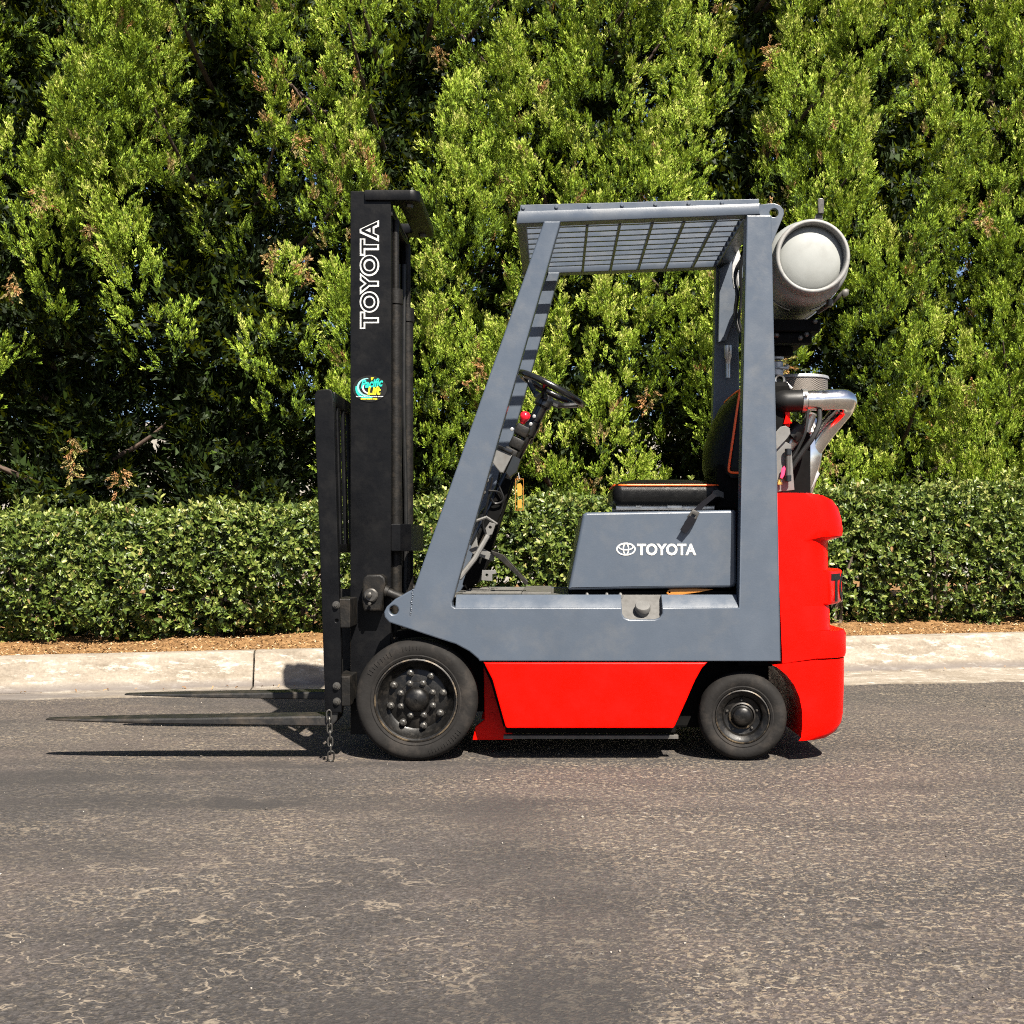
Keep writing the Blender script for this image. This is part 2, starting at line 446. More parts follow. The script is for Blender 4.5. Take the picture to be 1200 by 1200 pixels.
# grime line where the face meets the gutter, its height wandering along the kerb
zz = math_n(nt, 'SUBTRACT', sep.outputs['Z'], math_n(nt, 'MULTIPLY', sep.outputs['X'], 0.009))
zz = math_n(nt, 'ADD', zz, math_n(nt, 'MULTIPLY', math_n(nt, 'SUBTRACT', noise(nt, 3, 5, 0.6, co), 0.5), 0.03))
gr = ramp(nt, math_n(nt, 'MULTIPLY', zz, 4.0), [(0.09, 0.0), (0.13, 0.8), (0.20, 0.6), (0.30, 0.0)])
c = mixc(nt, gr, c, (0.085, 0.075, 0.072))
c = mixc(nt, ramp(nt, noise(nt, 5, 8, 0.8, co), [(0.57, 0.0), (0.68, 0.6)]), c, (0.11, 0.09, 0.07))
nt.links.new(c, b.inputs['Base Color']); b.inputs['Roughness'].default_value = 0.9; b.inputs['Specular IOR Level'].default_value = 0.2
bump(nt, noise(nt, 70, 6, 0.7, co), 0.5, 0.006, b)
M['concrete'] = m
kerb = empty('kerb'); tag(kerb, 'pale stained concrete kerb and gutter along the planting bed', 'kerb', kind='structure')
random.seed(3)
joints = [-10.6, -7.6, -4.62, -1.63, 1.40, 4.4, 7.4, 10.4]
for ja, jb in zip(joints[:-1], joints[1:]):
    bm = bmesh.new()
    rows = []
    n = 44
    for i in range(n+1):
        u = ja + 0.005 + (jb-ja-0.010)*i/n
        T, B0 = ktop(u), kbase(u)
        e = 0.012*math.sin(u*7.3)+0.01*math.sin(u*17.1+1)+random.uniform(-0.006, 0.006)
        w1 = 0.004*math.sin(u*5.1)+random.uniform(-0.002, 0.002)
        prof = [(0.0+e, -0.02), (0.0+e, 0.006), (0.03, 0.010), (0.16, 0.5*B0+0.006), (0.29, B0), (0.325, B0+0.008), (0.345+w1, B0+0.03),
                (0.375+w1, B0+(T-B0)*0.55), (0.40+w1, T-0.035), (0.415+w1, T-0.012), (0.44, T-0.001), (0.48, T), (0.55, T-0.002), (0.565, T-0.02), (0.565, T-0.2)]
        rows.append([bm.verts.new(K(u, v, z)) for v, z in prof])
    for A, Bq in zip(rows[:-1], rows[1:]):
        for k in range(len(A)-1): bm.faces.new((A[k], A[k+1], Bq[k+1], Bq[k]))
    bm.faces.new(rows[0]); bm.faces.new(rows[-1])
    mk('kerb_section', bm, M['concrete'], kerb)

# planting bed
m, nt, b = new_mat('dry_mulch_soil')
co = objco(nt)
c = ramp(nt, noise(nt, 16, 8, 0.75, co), [(0.28, (0.085, 0.045, 0.02)), (0.5, (0.21, 0.118, 0.05)), (0.75, (0.30, 0.185, 0.09))])
c = mixc(nt, 0.7, c, ramp(nt, noise(nt, 90, 5, 0.7, co), [(0.3, 0.25), (0.7, 0.75)]), 'OVERLAY')
nt.links.new(c, b.inputs['Base Color']); b.inputs['Roughness'].default_value = 0.95; b.inputs['Specular IOR Level'].default_value = 0.1
bump(nt, noise(nt, 60, 6, 0.75, co), 0.9, 0.02, b)
M['mulch'] = m
rng = np.random.default_rng(5)
def bedz(u, v):
    base = ktop(u) - 0.025
    t = min(max((v-0.56)/0.6, 0), 1)
    return base + 0.055*t + 0.008*math.sin(u*9+v*7)*t + 0.01*math.sin(u*3.3-v*11)*t
bm = bmesh.new()
us = np.linspace(-10.5, 10.3, 330); vv = list(np.linspace(0.564, 1.5, 18)) + [2.0, 3.0, 4.5, 6.0, 8.0, 10.0]
grid = [[bm.verts.new(K(u, v, bedz(u, v) + rng.uniform(-0.006, 0.006)*(v > 0.6))) for v in vv] for u in us]
for i in range(len(us)-1):
    for j in range(len(vv)-1): bm.faces.new((grid[i][j], grid[i][j+1], grid[i+1][j+1], grid[i+1][j]))
g = mk('planting_bed', bm, M['mulch'], deg=180); tag(g, 'dry orange brown mulch bed between kerb and hedge', 'soil', kind='structure')

def fast_mesh(name, verts, faces, mat, parent=None, tint=None, loc=(0, 0, 0)):
    """verts (N,3); faces (M,k) all the same k; tint one value per face"""
    verts = np.asarray(verts, np.float32); faces = np.asarray(faces, np.int32)
    nf, k = faces.shape
    me = bpy.data.meshes.new(name)
    me.vertices.add(len(verts)); me.vertices.foreach_set('co', verts.ravel())
    me.loops.add(nf*k); me.loops.foreach_set('vertex_index', faces.ravel())
    me.polygons.add(nf); me.polygons.foreach_set('loop_start', np.arange(0, nf*k, k, dtype=np.int32))
    if tint is not None:
        a = me.attributes.new('tint', 'FLOAT', 'FACE'); a.data.foreach_set('value', np.asarray(tint, np.float32))
    me.update(calc_edges=True)
    me.materials.append(mat)
    return link(name, me, parent, loc)

def rot_frames(d, rng):
    """orthonormal frames with third axis d, random spin; returns (N,3,3) columns a,b,d"""
    d = d/np.linalg.norm(d, axis=1, keepdims=True)
    r = rng.normal(size=d.shape)
    a = r - d*np.sum(r*d, axis=1, keepdims=True)
    a /= np.linalg.norm(a, axis=1, keepdims=True)
    b_ = np.cross(d, a)
    return np.stack([a, b_, d], axis=2)

def tint_mat(name, stops, rough=0.5, trans=0.25, spec=0.4, tcol=(0.3, 0.45, 0.05)):
    m, nt, b = new_mat(name)
    at = nd(nt, 'ShaderNodeAttribute', attribute_name='tint')
    c = ramp(nt, at.outputs['Fac'], stops)
    nt.links.new(c, b.inputs['Base Color']); b.inputs['Roughness'].default_value = rough; b.inputs['Specular IOR Level'].default_value = spec
    if trans:
        tr = nd(nt, 'ShaderNodeBsdfTranslucent')
        nt.links.new(mixc(nt, 0.5, c, tcol), tr.inputs[0])
        mx = nd(nt, 'ShaderNodeMixShader'); mx.inputs[0].default_value = trans
        nt.links.new(b.outputs[0], mx.inputs[1]); nt.links.new(tr.outputs[0], mx.inputs[2])
        nt.links.new(mx.outputs[0], nt.nodes['Material Output'].inputs[0])
    return m
M['chips'] = tint_mat('mulch_chips', [(0.0, (0.07, 0.035, 0.015)), (0.45, (0.21, 0.115, 0.048)), (0.85, (0.31, 0.19, 0.09)), (1.0, (0.45, 0.36, 0.25))], 0.9, 0, 0.1)
n = 9000
u = rng.uniform(-4.2, 4.4, n); v = 0.56 + rng.beta(1.1, 1.6, n)*1.0
edge = rng.random(n) < 0.03; v[edge] = rng.uniform(0.2, 0.55, edge.sum())
P = np.array([K(a, bb, 0)[:] for a, bb in zip(u, v)])
P[:, 2] = [bedz(a, bb) + 0.006 if bb > 0.56 else (ktop(a)+0.003 if bb > 0.44 else kbase(a)+0.012) for a, bb in zip(u, v)]
keep = ~((v < 0.46) & (v > 0.31)); P = P[keep]; n = len(P)
fr = rot_frames(np.c_[rng.normal(0, .45, n), rng.normal(0, .45, n), np.ones(n)], rng)
L = rng.uniform(0.004, 0.013, n); Wd = rng.uniform(0.002, 0.005, n); T = rng.uniform(0.002, 0.005, n)
base = np.array([(-1, -1, 0), (1, -.6, 0), (1, .6, 0), (-1, 1, 0), (0, 0, 1.0)])
pts = np.einsum('nij,kj->nki', fr*np.stack([L, Wd, T], 1)[:, None, :], base) + P[:, None, :]
tri = np.array([(0, 1, 4), (1, 2, 4), (2, 3, 4), (3, 0, 4)])
fc = (tri[None] + (np.arange(n)*5)[:, None, None]).reshape(-1, 3)
g = fast_mesh('mulch_chips', pts.reshape(-1, 3), fc, M['chips'], tint=np.repeat(rng.random(n)**1.3, 4))
tag(g, 'scattered wood chips and dry litter on the mulch bed', 'mulch', kind='stuff')

# loose grit on the asphalt
M['grit'] = tint_mat('loose_grit', [(0.0, (0.05, 0.045, 0.04)), (0.6, (0.1, 0.085, 0.07)), (1.0, (0.3, 0.27, 0.23))], 0.9, 0, 0.2)
n = 1500
P = np.c_[rng.uniform(-3.0, 3.0, n), -2.9 + 4.6*rng.random(n)**0.9, np.zeros(n)]
s = rng.uniform(0.0012, 0.0038, n)*np.where(rng.random(n) < 0.03, 1.8, 1)
fr = rot_frames(rng.normal(size=(n, 3)), rng)
octa = np.array([(1, 0, 0), (-1, 0, 0), (0, 1, 0), (0, -1, 0), (0, 0, .7), (0, 0, -.7)])
pts = np.einsum('nij,kj->nki', fr*s[:, None, None], octa) + P[:, None, :] + np.array([0, 0, 1.0])*(s*0.5)[:, None, None]
tri = np.array([(0, 2, 4), (2, 1, 4), (1, 3, 4), (3, 0, 4), (2, 0, 5), (1, 2, 5), (3, 1, 5), (0, 3, 5)])
fc = (tri[None] + (np.arange(n)*6)[:, None, None]).reshape(-1, 3)
g = fast_mesh('loose_grit', pts.reshape(-1, 3), fc, M['grit'], tint=np.repeat(rng.random(n)**1.5, 8))
tag(g, 'loose grit and tiny stones scattered over the asphalt', 'grit', kind='stuff')

# pale wall added far behind the trees so that gaps show bright
M['stucco'] = simple('pale_stucco', (0.22, 0.205, 0.18), 0.9, var=0.1, scale=3, bmp=0.3, bscale=40)
bm = bmesh.new()
add_box(bm, -16, 16, 15.0, 15.25, 0, 2.6)
add_box(bm, -16.05, 16.05, 14.95, 15.3, 2.6, 2.68, 0.01)
for i in range(9): add_box(bm, -16 + i*4 - .2 + .2*(i == 0), -16 + i*4 + .2 - .2*(i == 8), 14.9, 15.0, 0, 2.6, 0.01)
g = mk('backdrop_wall', bm, M['stucco']); tag(g, 'pale sunlit wall added behind the left trees so that gaps show bright', 'wall')

# ------------------------------------------------------------------ the forklift
FL = empty('forklift', (0.1, 0.45, 0))
tag(FL, 'slate grey and red sit-down forklift parked on the asphalt, forks lowered', 'forklift')
OFF = Vector((-0.1, -0.45, 0))
def part(name, bm, m, parent=None, deg=35):
    """bm in world coordinates; hung on the forklift or on one of its parts"""
    p = parent or FL
    for v in bm.verts: v.co += OFF
    return mk(name, bm, m, p, (0, 0, 0), deg)
def part_each(name, bm, m, parent=None, deg=35):
    """every loose piece in bm becomes a part of its own"""
    left = set(bm.verts)
    while left:
        st = [left.pop()]; isl = set(st)
        while st:
            for e in st.pop().link_edges:
                for w_ in e.verts:
                    if w_ in left: left.discard(w_); isl.add(w_); st.append(w_)
        nb = bmesh.new(); mp = {v_: nb.verts.new(v_.co) for v_ in isl}
        for f in {f for v_ in isl for f in v_.link_faces}: nb.faces.new([mp[v_] for v_ in f.verts])
        part(name, nb, m, parent, deg)
    bm.free()
def group_part(name, parent=None):
    return empty(name, (0, 0, 0), parent or FL)
YC = 0.45
def mir(y): return 2*YC - y

# --- side frames: sill, sloping front leg and rear post in one folded panel
SIDE = [(637.5, 259), (485, 690), (478, 693.5), (463, 702), (453, 711), (450, 717), (450.5, 723), (456, 729.5), (482, 738), (512, 748), (534, 755), (550, 763.5), (560, 772), (562, 775),
        (915, 775), (913.5, 690), (911, 560), (904, 252), (875, 252), (868.5, 560), (866, 712),
        (776, 712), (776, 719), (773, 724), (767, 726), (738, 726), (732, 724), (729, 719), (729, 712), (533, 712), (530, 710), (529.5, 706), (657, 259)]
YN = -0.02
for near in (True, False):
    bm = bmesh.new()
    y0, y1 = (YN, 0.055) if near else (mir(0.055), mir(YN))
    pts = WP(SIDE, YN)
    hole = circ(wx(461.5, YN), wz(715, YN), 0.0165, 18)
    add_plate(bm, pts, y0, y1, 0.005, [hole])
    sf = part('side_frame', bm, M['grey'])
    bm = bmesh.new()
    for a, b_, sl in ((533, 729, 0), (776, 866, 0)):
        zt, zb = wz(697, 0.03), wz(712, YN)
        prof = [(YN + 0.004, zb-0.004), (YN + 0.007, zb+0.002), (0.03, zt), (0.055, zt), (0.055, zb-0.004)]
        if not near: prof = [(mir(y), z) for y, z in prof]
        add_prism_x(bm, prof, wx(a, YN)+0.001, wx(b_, YN)-0.001, 0.002)
    part_each('sill', bm, M['grey'], sf)
    # short rising gusset where the leg meets the floor
    bm = bmesh.new()
    sk = WP([(566.5, 776.2), (829.5, 776.2), (823, 783), (815, 797), (805, 820), (791.5, 850), (789, 853.5), (594, 853.5), (592, 851), (585, 826), (577, 797)], YN)
    add_plate(bm, sk, y0 + (0.001 if near else 0.02), y1 - (0.02 if near else 0.001), 0.006)
    part('side_skirt', bm, M['red'])
    # toe plate in the wheel well behind the skirt
    bm = bmesh.new()
    yy = (0.16, 0.172) if near else (mir(0.172), mir(0.16))
    add_plate(bm, WP([(566, 778), (600, 778), (600, 869), (553, 869), (556.5, 853), (567, 845)], 0.125), yy[0], yy[1], 0.003)
    part('wheel_well_plate', bm, M['red'])
    bm = bmesh.new()
    yy = (0.16, 0.168) if near else (mir(0.168), mir(0.16))
    for (px, py) in ((576, 822), (576, 840)): add_lathe(bm, [(0, -0.006), (0.011, -0.006), (0.011, 0.004)], (wx(px, .125), (0.16 if near else mir(0.16)), wz(py, .125)), seg=12)
    part_each('bolt', bm, M['red'])
    bm = bmesh.new()
    yy = (0.05, 0.09) if near else (mir(0.09), mir(0.05))
    add_box(bm, wx(590, .05), wx(795, .05), yy[0], yy[1], wz(866, .05), wz(862.0, .05), 0.001)
    part('chassis_rail', bm, M['floorplate'])

bm = bmesh.new()   # weld run where the nose plate joins the leg
random.seed(4)
for k in range(15):
    t_ = k/14
    q = W3(484 - 3*t_ + random.uniform(-.5, .5), 691 + 29*t_, YN)
    bmesh.ops.create_icosphere(bm, subdivisions=1, radius=0.0042*random.uniform(.7, 1.2), matrix=Matrix.Translation(q))
part('weld_bead', bm, M['grey'], deg=60)

# fuel filler pocket on the near side
bm = bmesh.new()
t = bmesh.new()
px0, px1 = wx(727, YN), wx(778, YN)
q = [(px0, -0.008, wz(727, YN)), (px1, -0.008, wz(727, YN)), (px1, 0.060, wz(697, 0.06)), (px0, 0.060, wz(697, 0.06))]
vs_ = [t.verts.new(p) for p in q] + [t.verts.new((p[0], p[1]+0.004, p[2]-0.01)) for p in q]
for f in ((0, 1, 2, 3), (7, 6, 5, 4), (0, 4, 5, 1), (1, 5, 6, 2), (2, 6, 7, 3), (3, 7, 4, 0)): t.faces.new([vs_[i] for i in f])
merge(bm, t)
pk = part('filler_pocket', bm, M['beige'])
bm = bmesh.new()
rx = Matrix.Rotation(math.radians(-38), 3, 'X')
c0 = W3(753, 715.5, 0.012)
add_lathe(bm, [(0.0235, -0.02), (0.0235, 0.0), (0.026, 0.0), (0.026, 0.006), (0.0285, 0.007), (0.0285, 0.022), (0.026, 0.026), (0.012, 0.0275), (0, 0.0275)], c0, 'Z', 28, rot=Matrix.Rotation(math.radians(38), 3, 'X'))
part('filler_cap', bm, M['bracketgrey'], pk)

# --- chassis core and floor
bm = bmesh.new()
add_box(bm, wx(590, .1), wx(905, .1), 0.17, mir(0.17), 0.10, 0.56, 0.01)
add_box(bm, wx(592, .05), wx(792, .05), 0.058, mir(0.058), wz(860, .05)+0.002, 0.55, 0.004)
add_box(bm, wx(465, .2), wx(592, .2), 0.175, mir(0.175), 0.16, 0.47, 0.01)
add_box(bm, wx(866, .06), wx(908, .06), 0.10, mir(0.10), 0.34, 0.60, 0.005)
add_plate(bm, WP([(470, 722), (512, 744), (545, 757), (562, 772), (575, 800), (590, 852), (604, 852), (604, 700), (500, 700)], 0.05), 0.056, 0.062, 0.0)
part('chassis', bm, M['dark'])
bm = bmesh.new()
zf = wz(697, 0.03)
add_box(bm, wx(528, 0.1), wx(668, 0.1), 0.056, mir(0.056), zf-0.03, zf-0.004, 0.002)
fl = part('floor_plate', bm, M['floorplate'])
bm = bmesh.new()
for i in range(7):
    y = 0.16 + i*0.09
    add_box(bm, wx(545, 0.3), wx(612, 0.3), y, y+0.03, zf-0.0035, zf+0.004, 0.0015)
add_box(bm, wx(613, 0.3), wx(646, 0.3), 0.10, 0.82, zf-0.0035, zf+0.006, 0.002)
part_each('floor_mat', bm, M['floorplate'], fl)
bm = bmesh.new()   # sloping toe board between the front legs
tb = [(wx(505, .1), 0.5), (wx(540, .1), zf+0.004), (wx(575, .1), zf+0.16), (wx(571, .1), zf+0.165), (wx(535, .1), zf+0.02), (wx(500, .1), 0.5)]
add_plate(bm, tb, 0.60, 0.84, 0.0)
part('toe_board', bm, M['dark'])

# --- hood with lettering
bm = bmesh.new()
HY = 0.045
add_plate(bm, WP([(687, 600.5), (860, 597.5), (862.5, 600), (863.5, 683), (861, 687), (857, 688.5), (667.5, 691.5), (666, 690), (683, 603)], HY), HY, mir(HY), 0.010, seg=3)
hood = part('hood', bm, M['grey'])
bm = bmesh.new()
x0, zb = wx(746.5, HY), wz(650, HY)
hgt = wz(637.5, HY) - wz(650, HY)
add_text(bm, 'TOYOTA', hgt/0.70, lambda x, y, d: (x0 + x, HY - 0.0008 - d, zb + y), offset=0.0021, depth=0.0008, width=wx(816, HY)-x0)
part('lettering', bm, M['white'], hood)
bm = bmesh.new()
ex, ez = wx(733.5, HY), wz(643.5, HY)
def ell(cx, cz, a, b_, n=40): return [Vector((cx + a*math.cos(2*math.pi*i/n), HY - 0.0012, cz + b_*math.sin(2*math.pi*i/n))) for i in range(n)]
sq = 0.4
add_tube(bm, ell(ex, ez, 0.0335, 0.0215), 0.0031, 6, True, squash=sq)
add_tube(bm, ell(ex, ez, 0.0095, 0.0205), 0.0027, 6, True, squash=sq)
add_tube(bm, ell(ex, ez+0.0085, 0.0265, 0.0115), 0.0027, 6, True, squash=sq)
part('emblem', bm, M['white'], hood)
bm = bmesh.new()   # near-black strip painting the shade in the slot under the hood
add_box(bm, wx(672, .08), wx(866, .08), 0.075, mir(0.075), wz(699, .08), wz(692.5, .08), 0.0)
part('slot_shade', bm, M['dark'])
bm = bmesh.new()
add_plate(bm, WP([(781, 695), (782.5, 691.5), (787, 690), (815, 689.5), (836, 690.5), (822, 693.5), (795, 697.5), (784, 698)], .066), .062, .070, 0.001, [circ(wx(784.5, .066), wz(694, .066), 0.004, 10)])
part('latch_lever', bm, M['rustorange'])
bm = bmesh.new()
for px in (688, 711, 727): add_lathe(bm, [(0, 0.010), (0.004, 0.009), (0.007, 0.002), (0.012, -0.001), (0.012, -0.012)], W3(px, 697.5, .058), 'Z', 8)
part_each('hood_bracket', bm, M['bracketgrey'])

# --- counterweight
def inset(Y, y0, y1, R):
    d = min(Y - y0, y1 - Y)
    if d >= R: return 0.0
    return R - math.sqrt(max(R*R - (R-d)**2, 0))
def xmax(px, R, y0):
    Yt = y0 + 0.78*R
    return wx(px, Yt) + 0.025*R
def loft(bm, prof, y0, y1, mi=0):
    """prof: list of (x, z, R); R>0 points follow a plan corner of that radius"""
    ys = []
    for k in range(15):
        a = math.pi/2*k/14
        ys.append(0.24*(1-math.cos(a)))
    Y = sorted(set([round(y0+s, 5) for s in ys] + [round(y1-s, 5) for s in ys]))
    rings = []
    for y in Y: rings.append([bm.verts.new((x - inset(y, y0, y1, R)*(1 if R > 0 else 0), y, z)) for x, z, R in prof])
    n = len(prof)
    for A, B in zip(rings[:-1], rings[1:]):
        for k in range(n): bm.faces.new((A[k], A[(k+1) % n], B[(k+1) % n], B[k]))
    for r in (rings[0], rings[-1]):
        es = []
        for k in range(n):
            e = bm.edges.get((r[k], r[(k+1) % n])); es.append(e)
        bmesh.ops.triangle_fill(bm, use_beauty=True, edges=es)
CY0, CY1 = -0.014, mir(-0.014)
Rc = 0.11
up = []
def U(px, py, R=Rc, yz=None):
    yv = CY0 if R == 0 else CY0 + 0.78*R
    up.append((wx(px, CY0) if R == 0 else xmax(px, R, CY0), wz(py, yv), R))
U(917, 777.5, 0); U(909, 577.5, 0)
U(950, 578, 0.03); U(964, 580.5, .06); U(975, 586, .09); U(982, 595, .11); U(986, 608, .11); U(987.5, 620, .11); U(987, 627.5, .11); U(984.5, 629.5, .11)
U(971, 633.5, .12); U(970, 637, .12); U(970.5, 663, .12)
U(971, 709, .12); U(972, 711, .12); U(972.5, 732, .12); U(974, 737, .12)
U(989, 737.5, .13); U(991.5, 742, .13); U(991.5, 764, .13); U(990, 768.5, .13)
bm = bmesh.new(); loft(bm, up, CY0, CY1)
cw = part('counterweight', bm, M['red'], deg=24)
lo = []
def Lw(px, py, R):
    yv = CY0 if R == 0 else CY0 + 0.78*R
    lo.append((wx(px, CY0) if R == 0 else xmax(px, R, CY0), wz(py, yv), R))
for p in ((939, 864.5), (940.5, 850), (940, 832), (937, 817), (931, 803), (922, 791), (911, 782), (905, 779.3)): Lw(*p, 0)
Lw(989.5, 770.5, .13); Lw(989.2, 800, .13); Lw(988, 835, .13); Lw(986, 846, .13); Lw(980, 856, .13); Lw(970, 862.5, .12); Lw(962, 864.5, .10)
bm = bmesh.new(); loft(bm, lo, CY0+0.002, CY1-0.002)
part('lower_counterweight', bm, M['red'], deg=30)
# raised name band wrapped round the back
XB = 1.128
bY0, bY1 = CY0+0.035, CY1-0.035
zt_, zb_ = wz(668, .1), wz(708, .1)
_bp = [Vector((XB-0.16, bY0-0.004, 0)), Vector((XB-0.125, bY0, 0)), Vector((XB-0.108, bY0+0.014, 0)), Vector((XB-0.070, bY0+0.088, 0)), Vector((XB-0.032, bY0+0.185, 0)), Vector((XB-0.008, bY0+0.28, 0)), Vector((XB, bY0+0.36, 0))]
_bp = smooth_path(_bp + [Vector((p.x, bY0+bY1-p.y, 0)) for p in reversed(_bp)], 6)
_bl = [0.0]
for p, q in zip(_bp[:-1], _bp[1:]): _bl.append(_bl[-1] + (q-p).length)
def band_path(s):
    """arc length from the near corner along the band's plan -> x, y, nx, ny"""
    s = min(max(s, 0), _bl[-1]-1e-6)
    i = max(k for k in range(len(_bl)-1) if _bl[k] <= s)
    d = _bp[i+1]-_bp[i]; t_ = (s-_bl[i])/max(d.length, 1e-9); d.normalize()
    p = _bp[i].lerp(_bp[i+1], t_)
    return p.x, p.y, d.y, -d.x
Ltot = _bl[-1]
bm = bmesh.new()
n = 80
rows = []
for i in range(n+1):
    x, y, nx, ny = band_path(Ltot*i/n)
    zs = [(zt_, -0.08), (zt_, -0.010), (zt_-0.006, 0), (zb_+0.006, 0), (zb_, -0.010), (zb_, -0.08)]
    rows.append([bm.verts.new((x + nx*d, y + ny*d*0.6, z)) for z, d in zs])
for A, B in zip(rows[:-1], rows[1:]):
    for k in range(len(A)-1): bm.faces.new((A[k], A[k+1], B[k+1], B[k]))
bd = part('name_band', bm, M['red'], cw, deg=60)
bm = bmesh.new()
hl = (zt_-zb_)*0.74
def on_band(x, y, d, s0=0.058):
    X, Y, nx, ny = band_path(s0 + x)
    return (X + nx*(d+0.0006), Y + ny*(d+0.0006), zb_ + (zt_-zb_)*0.13 + y)
add_text(bm, 'TOYOTA', hl/0.70, on_band, offset=0.006, depth=0.002, width=Ltot-0.116, fine=0.02)
part('lettering', bm, M['inkblack'], cw, deg=60)

# --- overhead guard
guard = group_part('overhead_guard')
GY = -0.014
for near in (True, False):
    f = (lambda a, b_: (a, b_)) if near else (lambda a, b_: (mir(b_), mir(a)))
    bm = bmesh.new()
    y0, y1 = f(GY, 0.05)
    add_plate(bm, WP([(607, 247.5), (891, 238), (891, 251), (605, 262)], GY), y0, y1, 0.004)
    part('side_rail', bm, M['grey'], guard)
    bm = bmesh.new()
    y0, y1 = f(0.004, 0.012)
    add_plate(bm, WP([(610, 240), (889.5, 233), (889.5, 239.5), (609, 249.0)], 0.004), y0, y1, 0.0015)
    part('roof_flange', bm, M['grey'], guard)
    for i, px in enumerate((613, 652, 690.5, 729, 768, 807, 846)):
        bm = bmesh.new()
        py = 244 - (px-610)*0.0265
        c0 = W3(px, py, 0.004); c0.y = 0.003 if near else mir(0.003)
        s = 1 if near else -1
        add_lathe(bm, [(0.0075, 0.003*s), (0.0075, -0.002*s), (0.0045, -0.0045*s), (0, -0.0045*s)], c0, 'Y', 12)
        part('bolt', bm, M['grey'], guard)
    bm = bmesh.new()
    y0, y1 = f(-0.004, 0.012)
    eye = [(888, 240), (900, 238.5), (908, 238.3), (914, 240.5), (918, 245), (918.8, 250.5), (916.5, 257), (911, 270), (904.5, 287), (896, 287), (888, 260)]
    add_plate(bm, WP(eye, -0.004), y0, y1, 0.002, [circ(wx(907, -.004), wz(249.3, -.004), 0.0165, 18)])
    part('lifting_eye', bm, M['grey'], guard)
def gz(X, off=0.0):   # guard plane height at X
    return wz(262 - (X - wx(605, GY))/(wx(891, GY)-wx(605, GY))*11, GY) + off
xa, xb = wx(617, .05), wx(872, .05)
for (x0, x1, dz0, dz1) in ((wx(606, .05), wx(617, .05), 0.002, 0.042), (wx(872, .05), wx(889, .05), 0.0, 0.042)):
    bm = bmesh.new()
    z = gz((x0+x1)/2)
    add_box(bm, x0, x1, 0.051, mir(0.051), z+dz0, z+dz1, 0.004)
    part('end_rail', bm, M['grey'], guard)
for i in range(9):
    y = 0.105 + i*0.083
    bm = bmesh.new()
    add_plate(bm, [(xa, gz(xa, 0.012)), (xb, gz(xb, 0.012)), (xb, gz(xb, 0.035)), (xa, gz(xa, 0.035))], y, y+0.018, 0.001)
    part('slat', bm, M['grey'], guard)
for px in (640, 688, 726, 764, 801, 838):
    bm = bmesh.new(); X = wx(px, 0.08); z = gz(X)
    add_box(bm, X-0.005, X+0.005, 0.05, mir(0.05), z-0.004, z+0.0115, 0.001)
    part('crossbar', bm, M['grey'], guard)
# inner rear bracket and far stay plate
bm = bmesh.new()
add_plate(bm, [(x, z) for x, z in WP([(843, 316), (861, 300), (862, 340), (860, 372), (850, 400), (841, 402)], 0.82)], 0.80, 0.825, 0.003)
part('stay_plate', bm, M['grey'], guard)
bm = bmesh.new()
add_plate(bm, WP([(858, 302), (866, 292), (868, 300), (864, 312), (866, 322), (866, 336), (860, 338), (858, 325)], 0.6), 0.60, 0.612, 0.002)
part('hook_bracket', bm, M['alu'], guard)
bm = bmesh.new()
add_tube(bm, smooth_path([W3(872, 300, .3), W3(862, 320, .32), W3(864, 345, .3), W3(862, 370, .32), W3(870, 400, .3), W3(873, 430, .3)]), 0.008, 8)
add_tube(bm, smooth_path([W3(874, 290, .25), W3(868, 315, .26), W3(869, 350, .28), W3(866, 375, .28), W3(874, 400, .28)]), 0.006, 8)
part_each('cable', bm, M['hose'], guard)
bm = bmesh.new()
add_lathe(bm, [(0, 0), (0.016, 0), (0.016, -0.05), (0.011, -0.06), (0.009, -0.09), (0, -0.09)], W3(853, 405, .80), 'Z', 14)
add_lathe(bm, [(0.010, -0.09), (0.010, -0.15), (0, -0.15)], W3(853, 402, .80), 'Z', 12)
part('socket', bm, M['steel'], guard)

